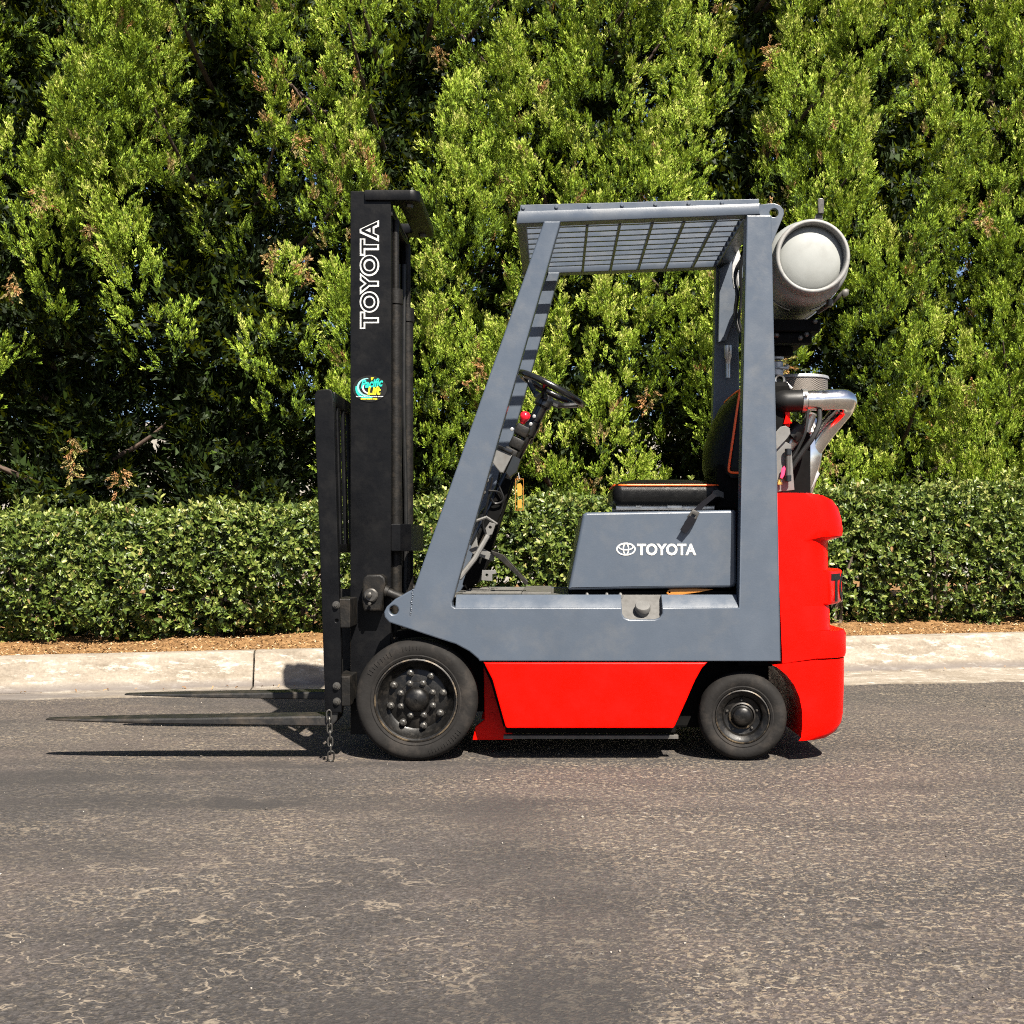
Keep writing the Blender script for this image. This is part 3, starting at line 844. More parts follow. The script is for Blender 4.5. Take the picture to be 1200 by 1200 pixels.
# --- mast
mast = group_part('mast')
MY0, MY1 = 0.17, mir(0.17)
mxl, mxr = wx(410.5, MY0), wx(458, MY0)
mzt, mzb = wz(224, MY0), 0.075
for near in (True, False):
    f = (lambda a, b_: (a, b_)) if near else (lambda a, b_: (mir(b_), mir(a)))
    bm = bmesh.new()
    y0, y1 = f(MY0, MY0+0.016)
    add_box(bm, mxl, mxr, y0, y1, mzb, mzt, 0.0025)
    for xa_, xb_ in ((mxl+0.001, mxl+0.02), (mxr-0.02, mxr-0.001)):
        yy0, yy1 = f(MY0+0.015, MY0+0.062)
        add_box(bm, xa_, xb_, yy0, yy1, mzb+0.001, mzt-0.001, 0.002)
    part('outer_rail', bm, M['black'], mast)
    bm = bmesh.new()
    y0, y1 = f(MY0+0.068, MY0+0.080)
    add_box(bm, mxl+0.018, mxr-0.03, y0, y1, mzb+0.03, mzt-0.03, 0.002)
    yy0, yy1 = f(MY0+0.030, MY0+0.118)
    for xa_, xb_ in ((mxl+0.024, mxl+0.042), (mxr-0.046, mxr-0.028)): add_box(bm, xa_, xb_, yy0, yy1, mzb+0.03, mzt-0.03, 0.002)
    part('inner_rail', bm, M['blackworn'], mast)
    bm = bmesh.new()
    yc = MY0+0.085 if near else mir(MY0+0.085)
    add_lathe(bm, [(0, 0.12), (0.024, 0.12), (0.024, 1.72), (0.028, 1.725), (0.028, 1.78), (0.016, 1.785)], (mxr+0.008, yc, 0), 'Z', 20)
    part('lift_cylinder', bm, M['blackworn'], mast)
    bm = bmesh.new()
    add_lathe(bm, [(0.013, 1.78), (0.013, mzt-0.09), (0, mzt-0.09)], (mxr+0.008, yc, 0), 'Z', 16)
    part('piston_rod', bm, M['blackworn'], mast)
    bm = bmesh.new()
    yh = MY0+0.15 if near else mir(MY0+0.15)
    for j, dx in enumerate((0.0, 0.022)):
        add_tube(bm, smooth_path([(mxr-0.02+dx, yh, 0.35), (mxr-0.015+dx, yh+0.01, 0.9), (mxr-0.022+dx, yh-0.005, 1.4), (mxr-0.02+dx, yh, 1.95)]), 0.0085, 8)
    part_each('hydraulic_hose', bm, M['hose'], mast)
    bm = bmesh.new()
    yh = MY0+0.235 if near else mir(MY0+0.235)
    n = 60
    for k in range(n):
        z = 0.5 + k*0.0255
        add_box(bm, mxl+0.05, mxl+0.062, yh-(0.012 if k % 2 else 0.017), yh+(0.012 if k % 2 else 0.017), z, z+0.025, 0.003, 1)
    part('lift_chain', bm, M['blackworn'], mast)
# top tie: flat bar that loops back behind the rails and across
tz0, tz1 = wz(238, MY0)+0.001, wz(223, MY0)
bm = bmesh.new()
xl_, xr_ = wx(428, MY0), wx(492, MY0)
def rc(x0, x1, y0, y1, r, n=5):
    out = []
    for cx, cy, a0 in ((x1-r, y0+r, -90), (x1-r, y1-r, 0)):
        for k in range(n+1):
            a = math.radians(a0 + 90*k/n); out.append((cx + r*math.cos(a), cy + r*math.sin(a)))
    return out
outer = [(xl_, MY0-0.012)] + rc(xl_, xr_, MY0-0.012, MY1+0.012, 0.035) + [(xl_, MY1+0.012)]
xi = xr_ - 0.085
inner = [(xl_, MY1-0.07), (xi, MY1-0.07), (xi, MY0+0.07), (xl_, MY0+0.07)]
add_plan(bm, outer + inner, tz0+0.006, tz1, 0.006)
tie = part('top_tie', bm, M['black'], mast)
for yy in (MY0+0.05, MY1-0.05):
    bm = bmesh.new()
    add_lathe(bm, [(0, -0.012), (0.013, -0.012), (0.016, 0.0)], (xr_-0.045, yy, tz0+0.006), 'Z', 6)
    part('bolt', bm, M['bolt'], mast)
bm = bmesh.new()
add_box(bm, mxr-0.025, mxr+0.004, MY0+0.02, MY1-0.02, tz0-0.045, tz0-0.006, 0.004)
part('upper_crossmember', bm, M['blackworn'], mast)
# middle crossmember, also looped back behind the rails
bm = bmesh.new()
x1 = wx(480, MY0)
z0, z1 = wz(646, MY0+.05), wz(614, MY0+.05)
outer = [(mxr+0.001, MY0+0.01), (mxr+0.035, MY0+0.01), (x1, MY0+0.055), (x1, MY1-0.055), (mxr+0.035, MY1-0.01), (mxr+0.001, MY1-0.01)]
inner = [(mxr+0.001, MY1-0.03), (mxr+0.028, MY1-0.03), (x1-0.018, MY1-0.065), (x1-0.018, MY0+0.065), (mxr+0.028, MY0+0.03), (mxr+0.001, MY0+0.03)]
add_plan(bm, outer + inner, z0, z1, 0.003)
part('middle_crossmember', bm, M['black'], mast)
bm = bmesh.new()
add_box(bm, mxl+0.02, mxr+0.03, MY0+0.02, MY1-0.02, 0.10, 0.24, 0.006)
add_box(bm, mxl+0.05, mxr+0.02, MY0+0.02, MY1-0.02, 0.30, 0.40, 0.006)
part_each('lower_crossmember', bm, M['blackworn'], mast)
# upright outlined lettering on the near rail
bm = bmesh.new()
tx, tzb = wx(443, MY0), wz(385.5, MY0)
tl = wz(258, MY0) - tzb
sz = (wx(443, MY0) - wx(422.5, MY0))
def upt(x, y, d): return (tx - y, MY0 - 0.0006 - d, tzb + x)
s_ = 0.0
wd = add_text(bm, 'TOYOTA', (sz-0.005)/0.70, lambda x, y, d: (tx - 0.0025 - y, MY0 - 0.0006 - d, tzb + x), offset=0.0064, depth=0.0008, width=tl, mi=0, space=1.08)
add_text(bm, 'TOYOTA', (sz-0.005)/0.70, lambda x, y, d: (tx - 0.0025 - y, MY0 - 0.0018 - d, tzb + 0.0062 + x), offset=0.0002, depth=0.0008, width=tl-0.0124, mi=1, space=1.08)
part('lettering', bm, [M['white'], M['black']], mast)
# oval dealer sticker
bm = bmesh.new()
scx, scz = wx(433.5, MY0), wz(455.5, MY0)
def oval(cx, cz, a, b_, n=36): return [(cx + a*math.cos(2*math.pi*i/n), cz + b_*math.sin(2*math.pi*i/n)) for i in range(n)]
px_ = 1/ (F/(CD+MY0))
add_plate(bm, oval(scx, scz, 20.6*px_, 16.0*px_), MY0-0.0012, MY0-0.0004, 0, mi=4)
add_plate(bm, oval(scx, scz, 20.0*px_, 15.4*px_), MY0-0.0020, MY0-0.0013, 0, mi=5)
def swoosh(cx, cz, r0, r1, a0, a1, y, mi, n=16):
    o = [(cx + px_*r0*math.cos(math.radians(a0+(a1-a0)*k/n)), cz + px_*r0*0.9*math.sin(math.radians(a0+(a1-a0)*k/n))) for k in range(n+1)]
    i_ = [(cx + px_*(0.6+r1*math.cos(math.radians(a1+(a0-a1)*k/n))), cz + px_*(0.2+r1*0.92*math.sin(math.radians(a1+(a0-a1)*k/n)))) for k in range(n+1)]
    add_plate(bm, o + i_, y-0.0006, y, 0, mi=mi)
ys = MY0-0.0021
swoosh(scx-3.6*px_, scz-0.0*px_, 13.4, 11.2, 165, 300, ys, 0)
swoosh(scx-3.0*px_, scz+1.6*px_, 12.0, 10.2, 85, 285, ys-0.0007, 1)
swoosh(scx-1.0*px_, scz+1.0*px_, 8.0, 6.6, 110, 270, ys-0.0014, 3)
def stx(dx, dz): return lambda x, y, d: (scx + dx*px_ + x, ys - 0.0022 - d, scz + dz*px_ + y + x*0.10)
add_text(bm, 'Pacific', 9.0*px_/0.7, stx(-10.5, 0.6), offset=0.0016, depth=0.0006, width=26*px_, shear=0.25, mi=0)
def stx2(dx, dz): return lambda x, y, d: (scx + dx*px_ + x, ys - 0.0031 - d, scz + dz*px_ + y)
add_text(bm, 'Lift', 9.4*px_/0.75, stx2(-2.6, -6.8), offset=0.0018, depth=0.0006, width=15.6*px_, shear=0.2, mi=2)
add_plate(bm, [(scx+1.2*px_, scz+13*px_), (scx+5*px_, scz+13*px_), (scx+2.0*px_, scz+9.4*px_)], ys-0.0012, ys-0.0006, 0, mi=2)
random.seed(8)
x = -16.0
while x < 14.2:
    w_ = random.uniform(1.0, 2.2); add_box(bm, scx+x*px_, scx+(x+w_)*px_, ys-0.0008, ys, scz-9.8*px_, scz-8.7*px_, mi=3); x += w_ + random.choice((0.3, 0.35, 0.9))
x = -10.6
while x < 9.0:
    w_ = random.uniform(1.0, 1.7); add_box(bm, scx+x*px_, scx+(x+w_)*px_, ys-0.0008, ys, scz-12.8*px_, scz-11.3*px_, mi=2); x += w_ + random.choice((0.35, 0.35, 0.8))
part('sticker', bm, [M['teal'], M['paleteal'], M['yellow'], M['white'], M['dark'], M['inkblack']], mast)
# tilt cylinder yoke and rod, near side
for near in (True, False):
    bm = bmesh.new()
    s = 1 if near else -1
    def yy(v): return v if near else mir(v)
    y0, y1 = sorted((yy(0.10), yy(0.171)))
    TY = 0.10
    add_plate(bm, WP([(424.5, 684), (426, 677), (430, 673.5), (446, 673), (451, 677), (452, 684), (450, 692), (447, 716), (426, 716), (424, 706)], TY), y0, y1, 0.007)
    ty = part('tilt_yoke', bm, M['blackworn'], mast)
    bm = bmesh.new()
    add_lathe(bm, [(0.026, 0.01*s), (0.026, -0.004*s), (0.021, -0.008*s), (0, -0.008*s)], (wx(435, TY), yy(0.094), wz(697.5, TY)), 'Y', 24)
    for px, py, r in ((433.5, 697, 0.0105), (434, 707.5, 0.007)):
        add_lathe(bm, [(r, 0), (r, -0.012*s), (r*0.6, -0.014*s), (0, -0.014*s)], (wx(px, TY), yy(0.088), wz(py, TY)), 'Y', 6)
    part('pivot_pin', bm, M['bolt'], mast)
    bm = bmesh.new()
    p0, p1 = W3(446, 691, .13), W3(474, 702, .13)
    p0.y = yy(.13); p1.y = yy(.13)
    add_tube(bm, [p0, p0.lerp(p1, .3), p0.lerp(p1, .31), p1 + (p1-p0)*2], [0.026, 0.024, 0.019, 0.019], 14)
    part('tilt_rod', bm, M['blackworn'], mast)
    bm = bmesh.new()
    add_tube(bm, smooth_path([(wx(458, .16), yy(.168), wz(742, .16)), (wx(461, .16), yy(.16), wz(752, .16)), (wx(466, .16), yy(.16), wz(748, .16)), (wx(468, .16), yy(.165), wz(760, .16))]), 0.006, 6)
    part('grease_line', bm, M['blackworn'], mast)

# --- carriage, load backrest, forks and chain
car = group_part('carriage')
BY = -0.006
bar0, bar1 = 0.0, mir(0.0)
cxl, cxr = wx(393, .02), wx(411, .02)
for z0, z1, px0, px1 in ((wz(735, 0.05), wz(701, 0.05), 394, 411.5), (wz(826, 0.05), wz(791, 0.05), 394, 411.5)):
    bm = bmesh.new()
    add_box(bm, wx(px0, .03), wx(px1, .03), 0.006, mir(0.006), z0, z1, 0.004)
    part('fork_bar', bm, M['blackworn'], car)
for near in (True, False):
    bm = bmesh.new()
    def yy(v): return v if near else mir(v)
    y0, y1 = sorted((yy(MY0-0.01), yy(MY0+0.025)))
    y0, y1 = sorted((yy(0.29), yy(0.325)))
    add_plate(bm, WP([(396, 690), (412, 690), (430, 700), (434, 730), (434, 790), (425, 826), (396, 826)], .3), y0, y1, 0.004)
    part('carriage_plate', bm, M['blackworn'], car)
back = group_part('load_backrest')
UP = [(376, 456.5), (371, 457.5), (368.3, 463), (369, 500), (374, 620), (380, 800), (381, 835), (400.5, 835), (399.5, 760), (397.2, 690), (394.6, 600), (391, 480), (389.5, 461), (388, 457), (385, 456)]
for near in (True, False):
    bm = bmesh.new()
    y0, y1 = (BY, BY+0.014) if near else (mir(BY+0.014), mir(BY))
    add_plate(bm, WP(UP, BY), y0, y1, 0.003, [circ(wx(394.5, BY), wz(727.5, BY), 0.006, 12)])
    part('upright', bm, M['black'], back)
    bm = bmesh.new()   # rearward flange of the upright angle
    y0, y1 = (BY+0.0145, BY+0.05) if near else (mir(BY+0.05), mir(BY+0.0145))
    add_plate(bm, WP([(384, 458.5), (388, 458), (391, 470), (396.5, 690), (398.5, 790), (393.5, 790), (391.5, 690), (386, 475)], BY), y0, y1, 0.002)
    part('upright_flange', bm, M['black'], back)
    for px, py in ((394.2, 709), (394.6, 804), (394.9, 822)):
        bm = bmesh.new(); c0 = W3(px, py, BY); c0.y = BY if near else mir(BY)
        s = 1 if near else -1
        add_lathe(bm, [(0.0145, 0.001*s), (0.0145, -0.003*s), (0.0105, -0.0035*s), (0.0105, -0.012*s), (0.006, -0.0125*s), (0.005, -0.018*s), (0, -0.018*s)], c0, 'Y', 12)
        part('bolt', bm, M['bolt'], back)
def bx_at(py):   # x of the backrest plane at image row
    return 386.5 + (py-460)/ (835-460)*9.5
for (pa, pb, d) in ((457.5, 474, 0), (637, 648, 0)):
    bm = bmesh.new()
    xc = wx(bx_at((pa+pb)/2), 0)
    add_box(bm, xc-0.030+(0.016 if pa > 600 else 0), xc+0.012, BY+0.051, mir(BY+0.051), wz(pb, 0), wz(pa, 0), 0.005)
    part('cross_rail', bm, M['black'], back)
for i in range(6):
    y = 0.13 + i*0.128
    bm = bmesh.new()
    add_plate(bm, [(wx(bx_at(472), 0)-0.004, wz(472, 0)), (wx(bx_at(472), 0)+0.010, wz(472, 0)), (wx(bx_at(640), 0)+0.010, wz(640, 0)), (wx(bx_at(640), 0)-0.004, wz(640, 0))], y-0.022, y+0.022, 0.003)
    part('grille_bar', bm, M['black'], back)
for near in (True, False):
    bm = bmesh.new()
    fy0, fy1 = (0.004, 0.130) if near else (0.768, 0.894)
    shift = 0.0 if near else 0.03
    zt0 = wz(838.5, .02)
    xt, xh = wx(50, .02)+shift, wx(383, .02)
    zt = wz(845, .02)-zt0
    n = 24; rows = []
    for i in range(n+1):
        t_ = i/n
        x = xt + (xh-xt)*t_
        zu = zt0 + (wz(843.5, .02)-zt0)*(1-t_)
        th = 0.005 + 0.032*t_**0.9
        hw = 0.063*(0.30 + 0.70*min(1, t_/0.32)**0.6)
        c_ = 0.006*min(1, t_*6)
        yc_ = (fy0+fy1)/2
        rows.append([bm.verts.new((x, yc_+a, zu-b_)) for a, b_ in ((-hw, c_), (-hw+c_, 0), (hw-c_, 0), (hw, c_), (hw, th-c_*.6), (hw-c_, th), (-hw+c_, th), (-hw, th-c_*.6))])
    for A, B in zip(rows[:-1], rows[1:]):
        for k in range(8): bm.faces.new((A[k], A[(k+1) % 8], B[(k+1) % 8], B[k]))
    bm.faces.new(rows[0]); bm.faces.new(rows[-1])
    # heel and shank
    zu, th = zt0, 0.037
    heel = [(xh-0.02, zu), (xh-0.005, zu), (xh+0.008, zu+0.006), (xh+0.012, zu+0.02), (xh+0.012, wz(705, .02)), (xh+0.036, wz(705, .02)), (xh+0.046, zu+0.02), (xh+0.040, zu-0.015), (xh+0.022, zu-0.036), (xh, zu-th+0.001), (xh-0.02, zu-th+0.001)]
    add_plate(bm, heel, fy0+0.001, fy1-0.001, 0.004)
    part('fork', bm, M['fork'])
chain = group_part('safety_chain')
p = W3(385.5, 834, BY-0.004)
for i in range(7):
    bm = bmesh.new()
    ang = (i % 2)*math.pi/2 + 0.25
    cz_ = p.z - 0.012 - i*0.0245
    lean = (i*0.0016, 0)
    R_ = Matrix.Rotation(ang, 3, 'Z')
    pts = []
    for k in range(20):
        a = 2*math.pi*k/20
        v_ = Vector((0.0085*math.cos(a), 0, 0.0105*math.sin(a) + (0.007 if math.sin(a) > 0 else -0.007)))
        if i == 6: v_ = Matrix.Rotation(0.35, 3, 'X') @ Vector((v_.x*1.35, 0, v_.z*1.2 - 0.004))
        pts.append(R_ @ v_ + Vector((p.x + 0.0012*i, p.y, cz_)))
    add_tube(bm, pts, 0.0031, 7, True)
    part('chain_link', bm, M['bolt'], chain)

# --- wheels
def wheel(cx, cy_near, R, Wd, kind, near, steer=0.0):
    """centre x, outer face y"""
    root = empty('wheel', (0, 0, 0), FL)
    root.location = Vector((cx, cy_near if near else mir(cy_near), R)) + OFF
    root.rotation_euler = (0, 0, steer if near else steer + math.pi)
    k = R/0.2235
    bm = bmesh.new()
    ri = 0.152 if kind == 'front' else 0.098
    w = Wd
    prof = [(ri, 0.022), (ri+0.004, 0.006), (ri+0.012, 0.002), (ri+0.016, 0.0035), (ri+0.020, 0.0015), (R-0.030, -0.002), (R-0.018, 0.001), (R-0.010, 0.007), (R-0.003, 0.018), (R, 0.034),
            (R, w-0.034), (R-0.003, w-0.018), (R-0.012, w-0.006), (ri, w)]
    add_lathe(bm, prof, (0, 0, 0), 'Y', 72)
    mk('tyre', bm, M['rubber'], root, deg=40)
    bm = bmesh.new()
    if kind == 'front':   # raised sidewall marks
        for a0, a1, n_ in ((118, 150, 9), (285, 325, 12), (85, 104, 6)):
            for j in range(n_):
                a = math.radians(a0 + (a1-a0)*j/(n_-1))
                rr = ri + 0.042
                rot = Matrix.Rotation(-(a - math.pi/2), 3, 'Y')
                random.seed(int(a*1000))
                h_ = random.choice((0.017, 0.017, 0.012))
                add_box(bm, rr*math.cos(a)-0.0011, rr*math.cos(a)+0.0011, -0.0035, 0.001, rr*math.sin(a)-h_/2, rr*math.sin(a)+h_/2, 0.0004, 1, rot=rot)
        mk('sidewall_mark', bm, M['rubber'], root)
        bm = bmesh.new()
        add_lathe(bm, [(ri+0.0005, 0.020), (ri+0.001, 0.008), (ri-0.004, 0.006), (ri-0.005, 0.016)], (0, 0, 0), 'Y', 72)
        mk('rim_edge', bm, M['rimedge'], root)
        bm = bmesh.new()
        add_lathe(bm, [(ri, 0.026), (ri-0.004, 0.012), (ri-0.010, 0.014), (ri-0.014, 0.026), (ri-0.022, 0.034), (ri-0.034, 0.052), (ri-0.042, 0.056), (ri-0.046, 0.054), (0.066, 0.050), (0.064, 0.044), (0.060, 0.043), (0.040, 0.042), (0.02, 0.042)], (0, 0, 0), 'Y', 64)
        mk('rim', bm, M['rim'], root, deg=30)
        bm = bmesh.new()
        add_lathe(bm, [(0.048, 0.044), (0.046, 0.030), (0.040, 0.020), (0.028, 0.013), (0.012, 0.009), (0.004, 0.0085), (0.003, 0.012), (0, 0.012)], (0, 0, 0), 'Y', 40)
        mk('hub', bm, M['rim'], root, deg=60)
        proto = None
        for r_, n_, s_, yb, ph in ((0.1, 8, 1.3, 0.051, 14), (0.0635, 8, 1.15, 0.044, 24)):
            for j in range(n_):
                a = math.radians(ph + 360*j/n_)
                bm = bmesh.new()
                add_lathe(bm, [(0.0105*s_, 0.002), (0.0105*s_, -0.004), (0.0082*s_, -0.0045)], (0, 0, 0), 'Y', 14)
                add_lathe(bm, [(0.0088*s_, 0), (0.0088*s_, -0.013*s_), (0.0055*s_, -0.015*s_), (0.0045*s_, -0.020*s_), (0, -0.020*s_)], (0, 0, 0), 'Y', 6)
                o = mk('wheel_nut', bm, M['bolt'], root); o.location = (r_*math.cos(a), yb, r_*math.sin(a)); o.rotation_euler = (0, a, 0)
    else:
        bm.free()
        bm = bmesh.new()
        add_lathe(bm, [(ri+0.0005, 0.020), (ri+0.001, 0.006), (ri-0.003, 0.004), (ri-0.004, 0.014)], (0, 0, 0), 'Y', 64)
        mk('rim_edge', bm, M['rimedge'], root)
        bm = bmesh.new()
        add_lathe(bm, [(ri, 0.024), (ri-0.004, 0.010), (ri-0.012, 0.012), (ri-0.024, 0.022), (ri-0.030, 0.040), (ri-0.036, 0.042), (0.040, 0.044)], (0, 0, 0), 'Y', 56)
        mk('rim', bm, M['rim'], root, deg=30)
        bm = bmesh.new()
        add_lathe(bm, [(0.050, 0.046), (0.049, 0.034), (0.044, 0.031), (0.042, 0.036)], (0, 0, 0), 'Y', 40)
        mk('hub_ring', bm, M['rimedge'], root, deg=40)
        bm = bmesh.new()
        add_lathe(bm, [(0.042, 0.038), (0.034, 0.032), (0.033, 0.014), (0.027, 0.008), (0.010, 0.006), (0, 0.006)], (0, 0, 0), 'Y', 36)
        mk('hub', bm, M['rim'], root, deg=40)
        for j in range(5):
            a = math.radians(20 + 72*j)
            bm = bmesh.new()
            add_lathe(bm, [(0.006, 0), (0.006, -0.007), (0.003, -0.010), (0, -0.010)], (0, 0, 0), 'Y', 6)
            o = mk('wheel_nut', bm, M['bolt'], root); o.location = (0.058*math.cos(a), 0.043, 0.058*math.sin(a)); o.rotation_euler = (0, a, 0)
    return root
for near in (True, False):
    wheel(wx(487, 0.0), 0.0, 0.2245, 0.155, 'front', near)
    wheel(wx(870, 0.02), 0.012, 0.163, 0.125, 'rear', near, steer=math.radians(-5))
bm = bmesh.new()
add_lathe(bm, [(0.05, 0.05), (0.06, 0.16), (0.06, 0.74), (0.05, 0.85)], (wx(487, 0), 0, 0.2245), 'Y', 20)
add_box(bm, wx(870, 0)-0.05, wx(870, 0)+0.05, 0.14, 0.76, 0.10, 0.22, 0.01)
part('axle', bm, M['dark'])

# --- seat
seat = group_part('seat')
SY0, SY1 = 0.22, 0.68
bm = bmesh.new()
x0, x1 = wx(718, SY0), wx(846, SY0)
z0, z1 = wz(592.5, SY0), wz(566, SY0)
add_box(bm, x0, x1, SY0, SY1, z0, z1, 0.034, 6)
t = bmesh.new()   # crowned top pad
N = 14; g_ = [[t.verts.new((x0+0.012+(x1-x0-0.024)*i/N, SY0+0.012+(SY1-SY0-0.024)*j/N, z1-0.004+0.024*(max(0, 1-abs(2*i/N-1)**4)*max(0, 1-abs(2*j/N-1)**4))**0.6)) for j in range(N+1)] for i in range(N+1)]
for i in range(N):
    for j in range(N): t.faces.new((g_[i][j], g_[i+1][j], g_[i+1][j+1], g_[i][j+1]))
merge(bm, t)
part('cushion', bm, M['vinyl'], seat, deg=60)
bm = bmesh.new()
def rrect(x0, x1, y0, y1, r, z, n=5):
    out = []
    for cx, cy, a0 in ((x1-r, y1-r, 0), (x0+r, y1-r, 90), (x0+r, y0+r, 180), (x1-r, y0+r, 270)):
        for k in range(n+1):
            a = math.radians(a0+90*k/n); out.append((cx+r*math.cos(a), cy+r*math.sin(a), z))
    return out
add_tube(bm, rrect(x0+0.006, x1-0.006, SY0+0.006, SY1-0.006, 0.05, z1-0.008), 0.0042, 8, True)
part('piping', bm, M['orange'], seat)
bm = bmesh.new()
N = 16
BX = [(456, 868.5, 870), (468, 866, 871), (485, 864, 872), (505, 861, 873), (525, 858, 874), (545, 855, 875), (554, 854, 875), (560, 857, 875)]
bulge = [0.004, 0.035, 0.060, 0.075, 0.082, 0.075, 0.06, 0.03]
rows = []
for (py, pe, pb_), bl in zip(BX, bulge):
    row = []
    xe, xb_ = wx(pe, SY0), wx(pb_, SY0)
    for j in range(N+1):
        y = SY0 + 0.01 + (SY1-SY0-0.02)*j/N
        row.append((xe - bl*(1-abs(2*j/N-1)**2.6), y, wz(py, SY0)))
    for j in range(N, -1, -1):
        y = SY0 + 0.01 + (SY1-SY0-0.02)*j/N
        row.append((xb_+0.02, y, wz(py, SY0)))
    rows.append([bm.verts.new(q) for q in row])
for A, B in zip(rows[:-1], rows[1:]):
    for k in range(len(A)): bm.faces.new((A[k], A[(k+1) % len(A)], B[(k+1) % len(A)], B[k]))
bm.faces.new(rows[0]); bm.faces.new(rows[-1])
part('backrest', bm, M['vinyl'], seat, deg=60)
bm = bmesh.new()
for yy in (SY0+0.007, SY1-0.007):
    pts = [(wx(a, SY0), yy, wz(py, SY0)) for a, py in ((878, 553.5), (862, 554), (856, 553), (854.3, 549), (856.5, 532), (860, 508), (863.5, 483), (866.3, 465), (867.5, 459), (870, 456.5), (876, 457))]
    add_tube(bm, smooth_path(pts, 3), 0.0045, 8)
add_tube(bm, smooth_path([(wx(868, SY0) - 0.004*(1-abs(2*j/8-1)**2.6), SY0+0.007+(SY1-SY0-0.014)*j/8, wz(456.5, SY0)) for j in range(9)], 2), 0.0045, 8)
part_each('piping', bm, M['orange'], seat)
bm = bmesh.new()
add_box(bm, wx(722, .25), wx(838, .25), 0.26, 0.275, wz(597.5, .25), wz(592.5, .25), 0.002)
add_box(bm, wx(722, .25), wx(838, .25), 0.60, 0.615, wz(597.5, .25), wz(592.5, .25), 0.002)
add_box(bm, wx(782, .24), wx(800, .24), 0.25, 0.258, wz(596, .24), wz(589, .24), 0.002)
add_box(bm, wx(745, .24), wx(752, .24), 0.25, 0.258, wz(594, .24), wz(588.5, .24), 0.001)
part_each('slide_rail', bm, M['steel'], seat)
bm = bmesh.new()
add_box(bm, wx(838, .3), wx(872, .3), 0.25, 0.65, wz(597, .3), wz(545, .3), 0.01)
part('recliner', bm, M['dark'], seat)
bm = bmesh.new()
add_plate(bm, WP([(832, 582), (836, 575), (841, 574), (848, 577), (848, 584), (843, 582), (838, 583), (835, 586)], .20), .195, .205, 0.002)
part('belt_anchor', bm, M['beige'], seat)
bm = bmesh.new()
add_plate(bm, WP([(835, 578), (840, 581), (826, 593), (819, 601), (812.5, 598), (822, 588)], .12), .118, .122, 0.0005)
part('seat_belt', bm, M['webbing'], seat)
bm = bmesh.new()
add_plate(bm, WP([(807.5, 604), (816, 608.5), (813, 614), (803.5, 625.5), (797, 621)], .02), .018, .022, 0.0005)
part('belt_tongue', bm, M['webbing'], seat)
bm = bmesh.new()
add_plate(bm, WP([(812, 596.5), (820, 600.5), (815, 611), (805, 606)], .024), .020, .034, 0.003, [WP([(811, 602), (815, 604), (813.5, 607), (809.5, 605)], .024)])
part('buckle', bm, M['bolt'], seat)

# --- steering
SYc = 0.45
swc = W3(645.5, 456, SYc)
ax = Vector((0.453, 0, 0.891)).normalized()
ux = Vector((0.891, 0, -0.453)).normalized(); uy = Vector((0, 1, 0))
bm = bmesh.new()
Rw = 0.140
add_tube(bm, [swc + ux*Rw*math.cos(2*math.pi*k/48) + uy*Rw*math.sin(2*math.pi*k/48) for k in range(48)], 0.0135, 10, True)
sw = part('steering_wheel', bm, M['gloss'], deg=70)
bm = bmesh.new()
hubc = swc - ax*0.045
for a in (20, 140, 260):
    e = ux*math.cos(math.radians(a)) + uy*math.sin(math.radians(a))
    add_tube(bm, smooth_path([hubc + e*0.015, hubc + e*0.07 + ax*0.008, swc + e*0.135]), [0.015]*6 + [0.011]*7, 8)
part_each('spoke', bm, M['gloss'], sw)
bm = bmesh.new()
Rq = ax.to_track_quat('Z', 'Y').to_matrix()
add_lathe(bm, [(0, 0.018), (0.025, 0.016), (0.035, 0.0), (0.035, -0.03), (0.026, -0.04), (0.026, -0.10), (0.031, -0.105), (0.031, -0.16), (0.022, -0.17), (0.022, -0.5), (0.028, -0.52), (0.028, -0.66), (0, -0.66)], hubc, 'Z', 20, rot=Rq)
col = part('steering_column', bm, M['gloss'])
bm = bmesh.new()
for dz_, px, py, Y in ((0, 612, 505, .37), (0, 606, 520, .38), (0, 618, 512, .5), (0, 598, 532, .36)):
    c0 = W3(px, py, Y); add_box(bm, c0.x-0.028, c0.x+0.026, c0.y-0.03, c0.y+0.03, c0.z-0.022, c0.z+0.022, 0.006, rot=Matrix.Rotation(math.radians(27), 3, 'Y'))
part_each('column_bracket', bm, M['blackworn'], col)
bm = bmesh.new()
for px, py, Y in ((600, 503, .34), (626, 488, .40), (622, 497, .40)):
    add_lathe(bm, [(0, -.008), (0.007, -0.006), (0.008, 0.004), (0, 0.006)], W3(px, py, Y), 'Y', 10)
part_each('switch', bm, M['alu'], col)
for (kp, bp, Y) in (((614.5, 490), (596, 535), 0.36), ((640, 471), (622, 520), 0.53)):
    bm = bmesh.new()
    k0 = W3(*kp, Y); b0 = W3(*bp, Y+0.04)
    add_tube(bm, [k0, b0], 0.0055, 8)
    lv = part('lever', bm, M['gloss'])
    bm = bmesh.new()
    d = (k0-b0).normalized(); Rk = d.to_track_quat('Z', 'Y').to_matrix()
    add_lathe(bm, [(0.010, -0.022), (0.013, -0.012), (0.019, 0.0), (0.021, 0.010), (0.018, 0.020), (0.010, 0.026), (0, 0.027)], k0, 'Z', 20, rot=Rk)
    part('knob', bm, M['knob'], lv, deg=70)
bm = bmesh.new()
add_plate(bm, WP([(576, 541), (582, 525), (598, 531), (600, 534), (590, 554), (586, 554)], .28), .28, .34, 0.004)
part('instrument_box', bm, M['bracketgrey'])
bm = bmesh.new()
